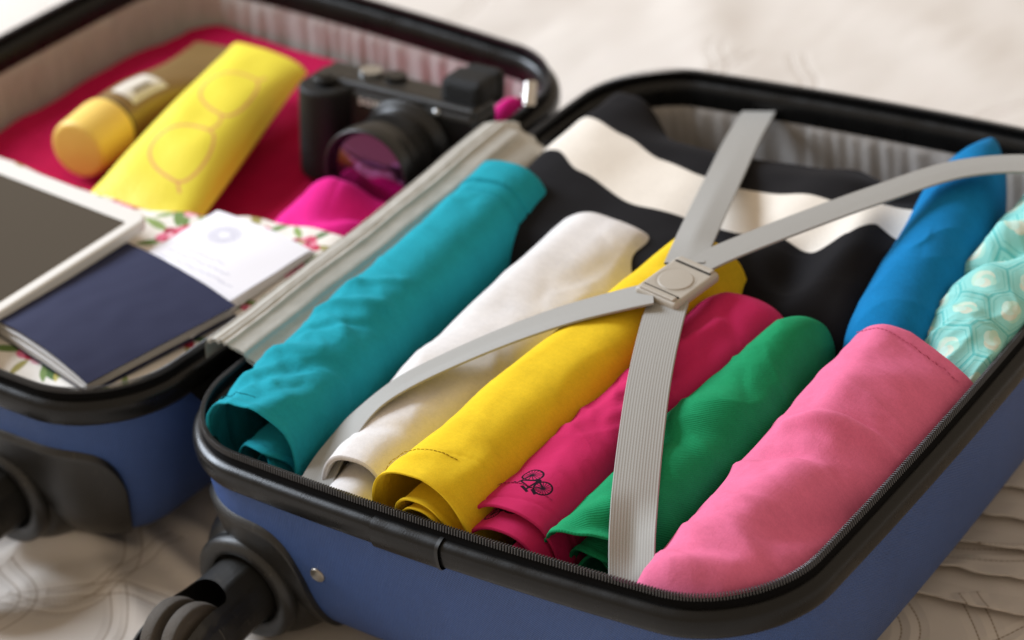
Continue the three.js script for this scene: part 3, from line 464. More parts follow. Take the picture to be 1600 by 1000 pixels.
{ // black garment with a broad cream stripe, folded flat behind the rolls
  const zt = [[-0.17, -0.134], [-0.145, -0.128], [-0.11, -0.119], [-0.08, -0.110], [-0.051, -0.104], [-0.02, -0.103], [0.005, -0.102], [0.042, -0.101], [0.076, -0.112], [0.12, -0.118]];
  const zb = [[-0.17, -0.096], [-0.137, -0.087], [-0.11, -0.073], [-0.063, -0.060], [-0.027, -0.061], [0.018, -0.058], [0.045, -0.055], [0.060, -0.066], [0.068, -0.083], [0.082, -0.08], [0.12, -0.075]];
  const X0 = -0.20, X1 = 0.13, Z0 = -0.23, Z1 = 0.03;
  const map = dataTex(1024, 1024, (u, v) => { const x = lerp(X0, X1, u), z = lerp(Z0, Z1, v), k = smooth(-0.0006, 0.0006, Math.min(z - polyAt(zt, x), polyAt(zb, x) - z)), f = 0.95 + 0.1 * (rnd() - 0.5); return [lerp(0.115, 0.93, k) * f, lerp(0.11, 0.895, k) * f, lerp(0.117, 0.845, k) * f]; }, true, false);
  const zBack = [[-0.17, -0.188], [-0.154, -0.188], [-0.135, -0.182], [-0.089, -0.160], [-0.069, -0.158], [-0.02, -0.172], [0.016, -0.172], [0.047, -0.162], [0.060, -0.175], [0.11, -0.178]];
  const top = (x, z) => {
    let y = 0.117 - 0.012 * smooth(-0.12, -0.16, z) * smooth(-0.13, -0.09, x) + 0.0028 * fbm(x * 11 + 2, z * 11, 5) + ridgeSum([[-0.135, -0.15, -0.12, -0.04, 0.028, 0.009], [-0.02, -0.14, -0.01, -0.04, 0.03, -0.004], [0.02, -0.15, 0.03, -0.05, 0.02, 0.004], [0.055, -0.10, 0.075, -0.03, 0.013, 0.010], [0.04, -0.05, 0.05, -0.015, 0.010, -0.008], [0.015, -0.05, 0.028, -0.01, 0.012, 0.006], [0.07, -0.14, 0.05, -0.12, 0.012, -0.007]], x, z);
    const el = clamp((x + 0.168) / 0.03), er = clamp((0.108 - x) / 0.028), eb = clamp((z - polyAt(zBack, x)) / 0.022), ef = clamp((0.012 - z) / 0.03);
    for (const e of [el, er, eb, ef]) y -= 0.060 * (1 - Math.sqrt(1 - (1 - e) ** 2));
    return y;
  };
  const sheet = (dy) => grid(220, 180, (u, v) => { const x = lerp(-0.168, 0.108, u), z = lerp(-0.19, 0.012, v); return [x, top(x, z) - dy, z]; }, (u, v, p) => [(p[0] - X0) / (X1 - X0), (p[2] - Z0) / (Z1 - Z0)]);
  const m = phys({ color: rgb(1, 1, 1), roughness: 0.95, map, sheen: 0.12, sheenRoughness: 0.6, sheenColor: rgb(0.5, 0.48, 0.5), specularIntensity: 0.25 });
  const under = grid(220, 60, (u, v) => { const x = lerp(-0.166, 0.106, u), z = lerp(-0.187, 0.010, v); return [x, Math.min(top(x, z) - 0.012, 0.10), z]; }, (u, v, p) => [(p[0] - X0) / (X1 - X0), (p[2] - Z0) / (Z1 - Z0)]);
  clothes.striped = tag(mesh('folded_sweater', join([sheet(0), under]), m), 'folded black sweater with one broad cream stripe behind the rolls', 'sweater');
}

// stitched seams: short raised threads sewn along the hems, set on the cloth from above
function stitchRow(parent, path, color, every = 0.0021) {
  const pos = parent.geometry.attributes.position, hits = [], c = new THREE.CatmullRomCurve3(path.map((p) => V(p[0], 0, p[1]))), n = Math.round(c.getLength() / every), pts = c.getSpacedPoints(n), best = pts.map(() => [9, 0]);
  for (let i = 0; i < pos.count; i++) { const x = pos.getX(i), y = pos.getY(i), z = pos.getZ(i); if (y < 0.09) continue; for (let k = 0; k <= n; k++) { const d = (x - pts[k].x) ** 2 + (z - pts[k].z) ** 2; if (d < 4e-6 && (best[k][0] > 1 || y > best[k][1])) best[k] = [d, y]; } }
  for (let k = 0; k < n; k++) if (best[k][0] < 1 && best[k + 1][0] < 1) { const a = V(pts[k].x, best[k][1] + 0.0001, pts[k].z), b = V(pts[k + 1].x, best[k + 1][1] + 0.0001, pts[k + 1].z), m = a.clone().lerp(b, 0.72); hits.push(bar(a, m, 0.00022, 5)); }
  if (!hits.length) return;
  const t = mesh('stitching', join(hits), fabric(color), parent); t.userData.kind = 'stuff';
}
stitchRow(clothes.yellow, [[-0.033, 0.2055], [-0.02, 0.2005], [-0.008, 0.1975], [0.004, 0.1965]], rgb(0.6, 0.38, 0.01));
stitchRow(clothes.teal, [[-0.156, -0.0205], [-0.14, -0.022], [-0.12, -0.024]], rgb(0.015, 0.26, 0.30));
stitchRow(clothes.teal, [[-0.149, 0.197], [-0.135, 0.1955], [-0.118, 0.195]], rgb(0.015, 0.26, 0.30));
stitchRow(clothes.pink, [[0.112, 0.0225], [0.13, 0.0215], [0.15, 0.0215], [0.165, 0.022]], rgb(0.76, 0.15, 0.27));
stitchRow(clothes.magenta, [[0.012, 0.189], [0.03, 0.187], [0.048, 0.188]], rgb(0.45, 0.02, 0.1));

// ---------------------------------------------------------------- straps and buckle
{
  const cell = 0.002, nx = 200, nz = 260, top = new Float32Array(nx * nz).fill(0.06), raw = new Float32Array(nx * nz).fill(0.06);
  for (const m of Object.values(clothes)) { const p = m.geometry.attributes.position; for (let i = 0; i < p.count; i++) { const a = Math.floor(p.getX(i) / cell + nx / 2), b = Math.floor(p.getZ(i) / cell + nz / 2); if (a >= 0 && b >= 0 && a < nx && b < nz) raw[b * nx + a] = Math.max(raw[b * nx + a], p.getY(i)); } }
  for (let b = 1; b < nz - 1; b++) for (let a = 1; a < nx - 1; a++) { let h = raw[b * nx + a]; if (h < 0.061) for (const d of [-1, 1, -nx, nx]) h = Math.max(h, raw[b * nx + a + d]); top[b * nx + a] = h; }
  const topAt = (x, z) => { const X = x / cell + nx / 2 - 0.5, Z = z / cell + nz / 2 - 0.5, a = Math.floor(X), b = Math.floor(Z), f = X - a, g = Z - b, q = (i, j) => top[clamp(b + j, 0, nz - 1) * nx + clamp(a + i, 0, nx - 1)]; return lerp(lerp(q(0, 0), q(1, 0), f), lerp(q(0, 1), q(1, 1), f), g); };
  const hull = (pts) => {                                         // upper hull of [s, y]: the strap is taut
    const h = []; for (const p of pts) { while (h.length > 1) { const a = h[h.length - 2], b = h[h.length - 1]; if ((b[1] - a[1]) * (p[0] - a[0]) <= (p[1] - a[1]) * (b[0] - a[0])) h.pop(); else break; } h.push(p); }
    return (s) => { for (let i = 1; i < h.length; i++) if (s <= h[i][0]) { const t = (s - h[i - 1][0]) / (h[i][0] - h[i - 1][0]); return lerp(h[i - 1][1], h[i][1], t); } return h.at(-1)[1]; };
  };
  const half = 0.0098;
  function strap(path, ends, width = half, lift = 0.0016) {       // path: plan points from the rim to the buckle; ends: heights there
    const curve = new THREE.CatmullRomCurve3(path.map((p) => V(p[0], 0, p[1])), false, 'centripetal'), n = 90, C = curve.getSpacedPoints(n), len = curve.getLength();
    const across = C.map((p, i) => { const t = C[Math.min(i + 1, n)].clone().sub(C[Math.max(i - 1, 0)]).normalize(); return V(-t.z, 0, t.x); });
    const edges = [-1, 0, 1].map((e) => { const pts = C.map((p, i) => [i / n * len, topAt(p.x + across[i].x * e * width, p.z + across[i].z * e * width)]); pts[0][1] = ends[0]; pts[n][1] = ends[1]; return hull(pts); });
    const m = 8, height = (i, e) => { const s = i / n * len, a = edges[0](s), b = edges[1](s), c = edges[2](s); return e < 0 ? lerp(b, clamp(a, b - 0.0045, b + 0.0045), -e) : lerp(b, clamp(c, b - 0.0045, b + 0.0045), e); };
    // smooth along the strap
    const H = []; for (let i = 0; i <= n; i++) { const row = []; for (let j = 0; j <= m; j++) row.push(height(i, 2 * j / m - 1)); H.push(row); }
    for (let pass = 0; pass < 3; pass++) for (let i = 1; i < n; i++) for (let j = 0; j <= m; j++) H[i][j] = (H[i - 1][j] + 2 * H[i][j] + H[i + 1][j]) / 4;
    const P = (i, j, dy) => { const e = 2 * j / m - 1, p = C[i], a = across[i]; return [p.x + a.x * e * width, H[i][j] + lift + dy, p.z + a.z * e * width]; };
    const face = (dy) => grid(n, m, (u, v) => P(Math.round(u * n), Math.round(v * m), dy), (u, v) => [v, u * len / (width * 2) * 1.0]);
    const edge = (j) => grid(n, 2, (u, v) => { const q = P(Math.round(u * n), j, -0.0013 * v), a = across[Math.round(u * n)], k = Math.sin(v * Math.PI) * 0.0005 * (j ? 1 : -1); return [q[0] + a.x * k, q[1], q[2] + a.z * k]; }, (u, v) => [0.02, u * len / (width * 2)]);
    return mesh('strap', join([face(0), face(-0.0013), edge(0), edge(m)]), webMat, suitcase);
  }
  const bc = V(0.0235, 0, 0.0385), by = Math.max(topAt(0.0235, 0.0385), topAt(0.012, 0.04), topAt(0.02, 0.02)) + 0.005;
  strap([[0.1035, 0.2135], [0.091, 0.190], [0.070, 0.150], [0.048, 0.105], [0.034, 0.072], [0.0265, 0.052]], [0.101, by - 0.002]).userData.label = 'strap over the green roll';
  strap([[-0.0765, 0.211], [-0.0780, 0.188], [-0.0715, 0.155], [-0.048, 0.115], [-0.018, 0.080], [0.006, 0.0610], [0.0185, 0.0525]], [0.101, by + 0.001]).userData.label = 'strap over the white roll';
  strap([[-0.0760, -0.209], [-0.0575, -0.160], [-0.0360, -0.108], [-0.0148, -0.056], [0.0060, -0.006], [0.0180, 0.0225]], [0.0985, by + 0.001]).userData.label = 'strap over the cream stripe';
  strap([[0.165, -0.140], [0.130, -0.140], [0.098, -0.121], [0.072, -0.080], [0.046, -0.030], [0.0295, 0.006], [0.0240, 0.022]], [0.104, by + 0.0005], 0.0082).userData.label = 'strap over the blue roll';
  // buckle: a moulded plate with a round press button and two slots
  const plate = new RoundedBoxGeometry(0.0262, 0.0058, 0.035, 4, 0.0024), b = mesh('buckle', plate, greyPlastic, suitcase);
  b.position.set(bc.x, by + 0.0005, bc.z); b.rotation.set(0, -0.12, -0.10);
  mesh('button', at(new THREE.LatheGeometry([[0, 0.0006], [0.0082, 0.0006], [0.0088, 0.0002], [0.0090, -0.0008], [0.0097, -0.0008], [0.0100, 0.0001], [0.0103, -0.0005]].map((q) => new THREE.Vector2(...q)), 40), 0, 0.0029, 0.001), greyPlastic, b);
  for (const s of [-1, 1]) {
    const lip = new RoundedBoxGeometry(0.0210, 0.0022, 0.0035, 2, 0.0008); lip.translate(0, 0.0028, s * 0.0147);
    mesh('slot_bar', lip, greyPlastic, b);
    mesh('slot', at(new THREE.BoxGeometry(0.0215, 0.0014, 0.0012), 0, 0.0025, s * 0.0125), blackPlastic, b);
  }
}

// ---------------------------------------------------------------- the left half: cloths, then what lies on them
function roseCanvas(c, w, h) {
  c.fillStyle = '#efe9e0'; c.fillRect(0, 0, w, h);
  const leaf = (x, y, a, l, col) => { c.save(); c.translate(x, y); c.rotate(a); c.fillStyle = col; c.beginPath(); c.moveTo(0, 0); c.quadraticCurveTo(l * 0.5, -l * 0.3, l, 0); c.quadraticCurveTo(l * 0.5, l * 0.3, 0, 0); c.fill(); c.restore(); };
  const rose = (x, y, r) => {
    for (let i = 0; i < 6; i++) leaf(x + r * 0.5 * Math.cos(i * 1.1 + x), y + r * 0.5 * Math.sin(i * 1.1 + x), i * 1.1 + x, r * (1.0 + 0.5 * rnd()), ['#6f8a4c', '#8fa562', '#54733d', '#a39a5a'][i % 4]);
    for (let i = 0; i < 16; i++) { const a = i * 2.4, q = r * (0.9 - i * 0.05); c.fillStyle = ['#c2334f', '#e0708c', '#d24d6c', '#eeb0bd', '#a52440', '#e58ba0'][i % 6]; c.beginPath(); c.ellipse(x + q * 0.42 * Math.cos(a), y + q * 0.42 * Math.sin(a), q * 0.55, q * 0.38, a, 0, TAU); c.fill(); }
  };
  for (let i = 0; i < 40; i++) rose(w * ((i % 8) + 0.1 + 0.8 * rnd()) / 8, h * (Math.floor(i / 8) + 0.1 + 0.8 * rnd()) / 5, 26 + 22 * rnd());
  for (let i = 0; i < 40; i++) leaf(w * rnd(), h * rnd(), rnd() * 6, 18 + 26 * rnd(), ['#7c9456', '#9caf6e', '#c9b55e', '#b7a27c'][i % 4]);
  const orange = (x, y, s) => { for (let i = 0; i < 6; i++) leaf(x, y, i * 1.05 + 0.2, s, i % 2 ? '#e2a42a' : '#d98d1c'); c.fillStyle = '#a86414'; c.beginPath(); c.arc(x, y, s * 0.16, 0, TAU); c.fill(); };
  orange(w * 0.92, h * 0.97, 46); orange(w * 0.62, h * 0.93, 40); orange(w * 0.3, h * 0.3, 36);
}
const roseMap = canvasTex(1024, 700, roseCanvas);
{
  const back = [[-0.17, 0.030], [-0.088, 0.034], [-0.015, 0.034], [0.04, 0.033], [0.068, 0.022], [0.107, 0.004], [0.144, -0.004], [0.17, -0.006]];
  const top = (x, z, zb) => { const e = clamp((z - zb) / 0.016), el = clamp((0.168 - Math.abs(x)) / 0.02), ef = clamp((0.2135 - z) / 0.02); let y = -0.010 + 0.0026 * fbm(x * 16, z * 16, 3); y -= 0.040 * (1 - Math.sqrt(1 - (1 - e) ** 2)); y -= 0.014 * (1 - Math.sqrt(1 - (1 - el) ** 2)); y -= 0.010 * (1 - Math.sqrt(1 - (1 - ef) ** 2)); return y; };
  const sheet = (dy) => grid(170, 130, (u, v) => { const x = lerp(-0.163, 0.163, u), zb = polyAt(back, x), zf = 0.2135 - 0.055 * smooth(0.115, 0.168, Math.abs(x)) ** 2, z = lerp(zb, zf, v); return [x, top(x, z, zb) - dy, z]; }, (u, v, p) => [(p[0] + 0.165) / 0.33, 1 - (p[2] + 0.006) / 0.225]);
  const m = phys({ color: rgb(1, 1, 1), roughness: 0.9, map: roseMap, bumpMap: rep(weaveTex, 20), bumpScale: 0.0001, sheen: 0.25 });
  layIn(tag(mesh('floral_cloth', join([sheet(0), sheet(0.006)]), m), 'folded white cloth printed with pink roses and orange flowers', 'cloth'), 0, 0, 0);
}
{
  const top = (x, z) => -0.0440 + 0.003 * fbm(x * 13 + 4, z * 13, 9) + 0.014 * smooth(0.02, 0.13, x) * smooth(-0.12, 0.0, z) - 0.02 * smooth(-0.145, -0.165, x);
  const sheet = (dy) => grid(120, 110, (u, v) => { const x = lerp(-0.162, 0.162, u), z = lerp(-0.204, 0.055, v), k = 1 - 0.10 * smooth(0.115, 0.162, Math.abs(x)) * smooth(-0.14, -0.20, z); return [x * k, top(x, z) - dy, z * k]; }, (u, v, p) => [p[0], p[2]]);
  layIn(tag(mesh('crimson_cloth', join([sheet(0), sheet(0.004)]), fabric(rgb(0.46, 0.004, 0.06))), 'flat crimson cloth under the tube, pouch and camera', 'cloth'), 0, 0, 0);
}
{
  const top = (x, z) => -0.030 + ridgeSum([[0.096, -0.030, 0.120, -0.034, 0.014, 0.012], [0.10, -0.012, 0.150, -0.055, 0.020, 0.013], [0.125, 0.004, 0.165, -0.02, 0.010, 0.016], [0.150, -0.135, 0.158, -0.175, 0.014, 0.030], [0.138, -0.15, 0.142, -0.17, 0.006, -0.012]], x, z) + 0.005 * noise(x * 40, z * 40, 3);
  const sheet = (dy) => grid(90, 130, (u, v) => { const x = lerp(0.082, 0.163, u), z = lerp(-0.188, 0.014 - 0.3 * (x - 0.1), v), e = Math.min(clamp(u / 0.25), clamp((1 - v) / 0.08), clamp(v / 0.06)); return [x, top(x, z) - dy - 0.026 * (1 - Math.sqrt(1 - (1 - e) ** 2)), z]; }, (u, v, p) => [p[0], p[2]]);
  layIn(tag(mesh('pink_scarf', join([sheet(0), sheet(0.002)]), fabric(rgb(0.82, 0.022, 0.27), { sheen: 0.2, sheenColor: rgb(1, 0.5, 0.8) })), 'crumpled hot pink scarf under the camera lens', 'scarf'), 0, 0, 0);
}
{ // tablet
  const t = layIn(thing('tablet', 'white framed tablet with a dark screen lying on the floral cloth', 'tablet'), 0, 0, 0);
  const W = 0.19, H = 0.150, slab = (w, h, d, r, bev) => { const s = new THREE.Shape(), x = -w / 2, y = -h / 2; s.moveTo(x + r, y); s.lineTo(x + w - r, y); s.absarc(x + w - r, y + r, r, -Math.PI / 2, 0); s.lineTo(x + w, y + h - r); s.absarc(x + w - r, y + h - r, r, 0, Math.PI / 2); s.lineTo(x + r, y + h); s.absarc(x + r, y + h - r, r, Math.PI / 2, Math.PI); s.lineTo(x, y + r); s.absarc(x + r, y + r, r, Math.PI, Math.PI * 1.5); const g = new THREE.ExtrudeGeometry(s, { depth: d - 2 * bev, bevelEnabled: bev > 0, bevelSize: bev, bevelThickness: bev, bevelSegments: 3, curveSegments: 10 }); g.rotateX(-Math.PI / 2); return g; };
  const place = (m) => { m.position.set(-0.0275, 0.0005, 0.1415); m.rotation.set(0, -0.02, 0.0); return m; };
  place(mesh('tablet_frame', slab(W - 0.003, H - 0.003, 0.0075, 0.008, 0.0015), phys({ color: rgb(0.80, 0.78, 0.74), roughness: 0.3 }), t));
  const sc = mesh('screen', slab(W - 0.014, H - 0.028, 0.0003, 0.001, 0), phys({ color: rgb(0.012, 0.011, 0.010), roughness: 0.12, ior: 1.7, clearcoat: 1, clearcoatRoughness: 0.04 }), t); place(sc); sc.translateY(0.0061);
}
{ // passport with a bowed navy cover
  const t = layIn(thing('passport', 'navy blue passport booklet lying half over the white papers', 'passport'), 0.1040, -0.0090, 0.1440);
  t.rotateY(-0.18);
  const bow = (x, z) => 0.0062 * Math.max(0, 1 - (x / 0.048) ** 2) * (0.75 + 0.25 * z / 0.046) + 0.001;
  const leafG = (w, l, y0, k, dy) => { const f = (d) => grid(30, 24, (u, v) => { const x = lerp(-w / 2, w / 2, u), z = lerp(-l / 2, l / 2, v); return [x, y0 + bow(x, z) * k + d + 0.0004 * noise(x * 90, z * 60, k * 9), z]; }, (u, v) => [u, v]); const e = [[-1, 1], [1, 1], [-1, 0], [1, 0]].map(([s, ax]) => grid(24, 1, (u, v) => { const a = lerp(-1, 1, u), x = ax ? a * w / 2 : s * w / 2, z = ax ? s * l / 2 : a * l / 2; return [x, y0 + bow(x, z) * k - dy * v + 0.0004 * noise(x * 90, z * 60, k * 9), z]; })); return join([f(0), f(-dy), ...e]); };
  const cover = phys({ color: rgb(0.024, 0.028, 0.068), roughness: 0.7, specularIntensity: 0.4 }), paper = phys({ color: rgb(0.72, 0.70, 0.68), roughness: 0.85 });
  mesh('back_cover', leafG(0.095, 0.097, 0.0006, 0.05, 0.0005), cover, t);
  for (let i = 0; i < 5; i++) mesh('page', leafG(0.0925, 0.0955, 0.0015 + i * 0.0008, 0.12 + 0.17 * i, 0.0003), paper, t).position.z = 0.0008 + 0.0004 * ((i * 7) % 3);
  mesh('cover', leafG(0.095, 0.097, 0.0062, 1, 0.0005), cover, t);
}
{ // folded papers
  const t = layIn(thing('folded_document', 'folded white papers with faint print tucked into the passport', 'document'), 0.1165, -0.0075, 0.083);
  t.rotateY(-0.07);
  const print = canvasTex(512, 640, (c, w, h) => {
    c.fillStyle = '#f3f2f6'; c.fillRect(0, 0, w, h); c.strokeStyle = 'rgba(120,118,150,0.45)'; c.lineWidth = 3;
    for (let r = 22; r < 60; r += 9) { c.beginPath(); c.ellipse(170, 120, r * 1.2, r, 0, 0, TAU); c.stroke(); }
    for (let i = 0; i < 20; i++) { const a = i * TAU / 20; c.beginPath(); c.moveTo(170 + 30 * Math.cos(a), 120 + 25 * Math.sin(a)); c.lineTo(170 + 66 * Math.cos(a), 120 + 55 * Math.sin(a)); c.stroke(); }
    c.lineWidth = 4; for (let l = 0; l < 3; l++) { let x = 60; const y = 260 + l * 42; c.beginPath(); c.moveTo(x, y); while (x < 330 + 60 * l) { x += 9; c.lineTo(x, y + 15 * (rnd() - 0.5)); } c.stroke(); }
  });
  const pap = phys({ color: rgb(0.93, 0.93, 0.95), roughness: 0.85, map: print });
  const plain = phys({ color: rgb(0.80, 0.80, 0.82), roughness: 0.85 });
  const sheet = (k) => join([0, 0.0006].map((d) => grid(20, 20, (u, v) => { const x = lerp(-0.036, 0.036, u), z = lerp(-0.050, 0.050, v); return [x, 0.0025 * (1 - (x / 0.04) ** 2) + k * 0.0013 - d + 0.0005 * noise(x * 40, z * 40, k), z]; }, (u, v) => [u, 1 - v])));
  for (let i = 0; i < 3; i++) { const m = mesh('sheet', sheet(i), i === 2 ? pap : plain, t); m.position.set(0.0015 * (2 - i), 0, 0.0006 * i); m.rotation.y = 0.015 * (2 - i); }
}
{ // yellow glasses pouch
  const L = 0.196, print = canvasTex(1024, 512, (c, w, h) => {
    c.fillStyle = '#ecdc3a'; c.fillRect(0, 0, w, h); c.strokeStyle = '#dfa05e'; c.lineWidth = 11; c.lineJoin = 'round';
    const lens = (x) => { c.beginPath(); c.moveTo(x - 128, 175); c.bezierCurveTo(x - 130, 90, x + 118, 90, x + 126, 165); c.bezierCurveTo(x + 130, 300, x + 70, 360, x, 362); c.bezierCurveTo(x - 80, 360, x - 126, 290, x - 128, 175); c.stroke(); };
    lens(300); lens(650); c.beginPath(); c.moveTo(426, 175); c.quadraticCurveTo(475, 140, 522, 175); c.stroke(); c.beginPath(); c.moveTo(172, 160); c.lineTo(140, 130); c.moveTo(776, 150); c.lineTo(815, 130); c.stroke();
  });
  const hw = (u) => lerp(0.0355, 0.0285, smooth(0, 1, u)), thick = (u) => 0.0165 * Math.pow(Math.sin(Math.PI * clamp(0.03 + 0.94 * u)), 0.55);
  const surf = (s) => grid(90, 44, (u, v) => { const a = 2 * v - 1, x = a * hw(u) * (1 - 0.03 * Math.sin(u * Math.PI)), z = lerp(0, -L, u) + 0.3 * x, e = Math.pow(Math.max(0, 1 - Math.abs(a) ** 3.4), 0.6); return [x, s * (thick(u) * e + 0.0006) + 0.0012 * noise(x * 45, z * 30, s) * e, z]; }, (u, v) => s > 0 ? [0.02 + 0.96 * u, 0.06 + 0.88 * v] : [0.01, 0.01]);
  const rim = join([-1, 1].map((q) => grid(90, 2, (u, v) => { const x = q * hw(u) * (1 - 0.03 * Math.sin(u * Math.PI)); return [x + q * 0.0012 * Math.sin(v * Math.PI), 0.0006 - 0.0012 * v, lerp(0, -L, u) + 0.3 * x]; }, () => [0.01, 0.01])));
  const t = tag(mesh('glasses_pouch', join([surf(1), surf(-1), rim]), phys({ color: rgb(1, 1, 1), map: print, roughness: 0.55, sheen: 0.2, bumpMap: rep(fuzzTex, 3), bumpScale: 0.0002 })), 'soft yellow pouch printed with an outline of glasses', 'pouch');
  layIn(t, 0.0305, -0.020, 0.043); t.rotateY(0.285); t.rotateX(0.02); t.rotateZ(-0.06);
}
{ // sun cream tube with a yellow cap
  const t = layIn(thing('cream_tube', 'brown gold cream tube with a yellow cap on crimson cloth', 'tube'), -0.056, -0.022, 0.002);
  t.rotateY(0.16); t.rotateX(-0.02);
  const lathe = (pts) => { const g = new THREE.LatheGeometry(fine(pts, 4).map((q) => new THREE.Vector2(...q)), 48); g.rotateX(-Math.PI / 2); return g; };
  mesh('cap', lathe([[0, -0.0005], [0.012, 0], [0.0172, 0.0006], [0.0186, 0.0025], [0.0192, 0.012], [0.0194, 0.034], [0.0185, 0.0352], [0, 0.0352]]), phys({ color: rgb(0.88, 0.60, 0.13), roughness: 0.5 }), t);
  const body = grid(60, 72, (u, v) => { const a = v * TAU, k = smooth(0.05, 1, u), rx = lerp(0.0182, 0.0245, k), ry = lerp(0.0182, 0.0012, k ** 1.1); return [Math.cos(a) * rx, Math.sin(a) * ry - 0.010 * k, -0.036 - 0.138 * u]; }, (u, v) => [u, v], false, true);
  mesh('tube_body', body, phys({ color: rgb(0.30, 0.185, 0.065), roughness: 0.35, map: rep(tone, 3), metalness: 0.2 }), t);
  mesh('collar', lathe([[0.0184, 0.0352], [0.0184, 0.0375]]), phys({ color: rgb(0.06, 0.04, 0.02), roughness: 0.5 }), t);
  const lab = canvasTex(256, 128, (c, w, h) => { c.fillStyle = '#e3ddd2'; c.fillRect(0, 0, w, h); c.fillStyle = '#6c5a34'; c.fillRect(60, 66, 130, 22); c.fillStyle = '#b8a987'; c.fillRect(40, 100, 170, 10); });
  const lg = grid(12, 24, (u, v) => { const z = lerp(0.046, 0.082, u), k = smooth(0.05, 1, (z - 0.036) / 0.138), rx = lerp(0.0182, 0.0245, k) + 0.0003, ry = lerp(0.0182, 0.0012, k ** 1.1) + 0.0003, a = lerp(1.75, 0.75, v); return [Math.cos(a) * rx, Math.sin(a) * ry - 0.010 * k, -z]; }, (u, v) => [u, 1 - v]);
  mesh('tube_label', lg, phys({ color: rgb(1, 1, 1), map: lab, roughness: 0.5 }), t);
}
{ // mirrorless camera
  const t = layIn(thing('camera', 'black mirrorless camera with a large zoom lens facing forward', 'camera'), 0.1125, -0.046, -0.099);
  t.scale.setScalar(0.955);
  t.rotateY(0.10); t.rotateX(-0.10);
  const blk = phys({ color: rgb(0.008, 0.0078, 0.0075), roughness: 0.36, bumpMap: rep(fuzzTex, 5), bumpScale: 0.00005 }), grip = phys({ color: rgb(0.008, 0.008, 0.008), roughness: 0.6, specularIntensity: 0.6, bumpMap: rep(fuzzTex, 8), bumpScale: 0.0002 }), sil = phys({ color: rgb(0.55, 0.56, 0.56), metalness: 1, roughness: 0.3 });
  const body = new RoundedBoxGeometry(0.120, 0.064, 0.030, 5, 0.006); body.translate(0, 0.033, -0.004);
  const plate = new RoundedBoxGeometry(0.118, 0.010, 0.026, 4, 0.004); plate.translate(0, 0.0635, -0.004);
  mesh('camera_body', join([body, plate]), blk, t);
  const gs = new THREE.Shape(); gs.moveTo(-0.062, -0.012); gs.lineTo(-0.062, 0.014); gs.bezierCurveTo(-0.060, 0.030, -0.036, 0.032, -0.034, 0.018); gs.lineTo(-0.030, 0.008); gs.lineTo(-0.030, -0.012);
  const gg = new THREE.ExtrudeGeometry(gs, { depth: 0.054, bevelEnabled: true, bevelSize: 0.002, bevelThickness: 0.003, bevelSegments: 3, curveSegments: 14 }); gg.rotateX(Math.PI / 2); gg.scale(1, 1, 1); gg.translate(0, 0.062, 0);
  mesh('hand_grip', gg, grip, t);
  const zc = (r1, r2, z0, z1, x, y) => { const g = new THREE.CylinderGeometry(r2, r1, z1 - z0, 48); g.rotateX(Math.PI / 2); g.translate(x, y, (z0 + z1) / 2); return g; };
  const lx = 0.013, ly = 0.036;
  const lens = mesh('lens', (() => { const g = new THREE.LatheGeometry(fine([[0.0295, 0.010], [0.0305, 0.013], [0.0300, 0.016], [0.0265, 0.018], [0.0265, 0.026], [0.0272, 0.028], [0.0272, 0.040], [0.0276, 0.042], [0.0280, 0.049], [0.0294, 0.051], [0.0298, 0.061], [0.0290, 0.063], [0.0278, 0.0628], [0.0268, 0.060], [0.0264, 0.057]], 3).map((q) => new THREE.Vector2(...q)), 64); g.rotateX(Math.PI / 2); g.translate(lx, ly, 0); return g; })(), blk, t);
  const ribs = []; for (let i = 0; i < 72; i++) { const a = i / 72 * TAU, g = new THREE.BoxGeometry(0.0011, 0.0009, 0.011); g.translate(0, 0.0275, 0.034); g.rotateZ(a); g.translate(lx, ly, 0); ribs.push(g); }
  mesh('zoom_ring', join(ribs), grip, lens);
  const mount = new THREE.TorusGeometry(0.0300, 0.0014, 10, 56); mount.translate(lx, ly, 0.0145); mesh('mount_ring', mount, blk, lens);
  const glass = new THREE.SphereGeometry(0.060, 40, 20, 0, TAU, 0, 0.458); glass.rotateX(Math.PI / 2); glass.translate(lx, ly, 0.0580 - 0.0538);
  mesh('front_glass', glass, phys({ color: rgb(0.012, 0.006, 0.012), roughness: 0.1, ior: 2.6, specularColor: rgb(1, 0.3, 0.8) }), lens);
  const hump = new RoundedBoxGeometry(0.030, 0.020, 0.026, 4, 0.006); hump.translate(0.043, 0.072, -0.012);
  const cup = new RoundedBoxGeometry(0.026, 0.022, 0.012, 4, 0.005); cup.translate(0.045, 0.071, -0.027);
  mesh('viewfinder', join([hump, cup]), grip, t);
  const knurl = (r, h, x, y, z) => { const parts = [new THREE.CylinderGeometry(r, r, h, 40)]; for (let i = 0; i < 36; i++) { const a = i / 36 * TAU, g = new THREE.BoxGeometry(0.0006, h * 0.9, 0.0006); g.translate(r, 0, 0); g.rotateY(a); parts.push(g); } const g = join(parts); g.translate(x, y, z); return g; };
  mesh('mode_dial', knurl(0.0072, 0.004, -0.026, 0.0695, -0.008), sil, t);
  mesh('control_dial', knurl(0.0066, 0.0035, -0.009, 0.0695, -0.010), blk, t);
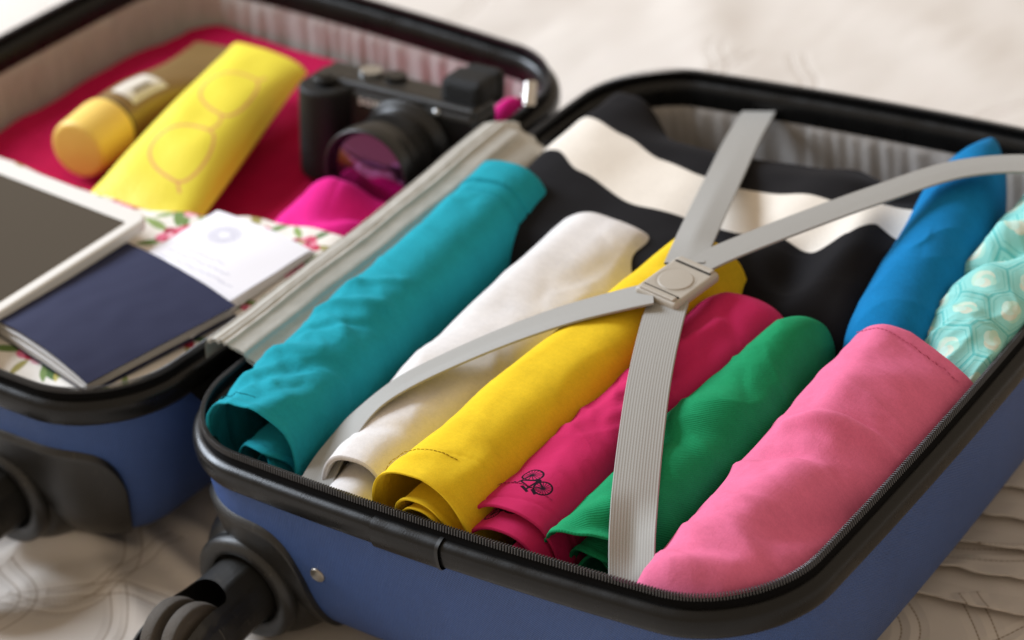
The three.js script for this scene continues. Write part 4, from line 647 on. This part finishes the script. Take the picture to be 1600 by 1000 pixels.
  mesh('shutter_button', join([new THREE.CylinderGeometry(0.0045, 0.0050, 0.004, 32).translate(-0.048, 0.0695, 0.012), new THREE.TorusGeometry(0.0062, 0.0012, 8, 36).rotateX(Math.PI / 2).translate(-0.048, 0.0685, 0.012)]), blk, t);
  const font = await new FontLoader().loadAsync('fonts/droid/droid_sans_bold.typeface.json');
  const tx = new TextGeometry('SONY', { font, size: 0.0046, depth: 0.0004, curveSegments: 4, bevelEnabled: false }); tx.computeBoundingBox(); tx.scale(1.35, 1, 1); tx.translate(-0.024, 0.0560, 0.0112);
  mesh('lettering', tx, phys({ color: rgb(0.75, 0.74, 0.72), roughness: 0.4 }), t);
  mesh('mode_lamp', at(new THREE.SphereGeometry(0.0026, 16, 10), 0.032, 0.062, 0.0095), sil, t);
  mesh('release_button', zc(0.0042, 0.0038, 0.010, 0.0135, 0.047, 0.040), sil, t);
  const lug = new THREE.TorusGeometry(0.004, 0.0011, 8, 24); for (const s of [-1, 1]) { const m = mesh('strap_lug', lug, sil, t); m.position.set(s * 0.0615, 0.052, -0.004); m.rotation.x = 0.4; }
}

// ---------------------------------------------------------------- the window the light comes from, beside the bed
{
  const w = thing('window', 'bright bedroom window beside the bed', 'window');
  w.position.copy(windowAt).add(windowAt.clone().sub(windowAim).normalize().multiplyScalar(0.03)); w.lookAt(windowAim);
  const fr = phys({ color: rgb(0.75, 0.73, 0.7), roughness: 0.6 }), parts = [];
  for (const s of [-1, 1]) { parts.push(at(new THREE.BoxGeometry(0.05, 1.37, 0.06), s * 0.655, 0, 0), at(new THREE.BoxGeometry(1.26, 0.05, 0.06), 0, s * 0.66, 0)); }
  mesh('window_frame', join(parts), fr, w);
  const pane = new THREE.PlaneGeometry(1.25, 1.25); pane.translate(0, 0, 0.005);
  mesh('window_pane', pane, new THREE.MeshStandardMaterial({ color: 0x222222, emissive: rgb(0.93, 0.98, 1), emissiveIntensity: 2 }), w);
}
scene.traverse((o) => { if (o.isMesh) { o.castShadow = true; o.receiveShadow = true; } });
renderer.render(scene, camera);
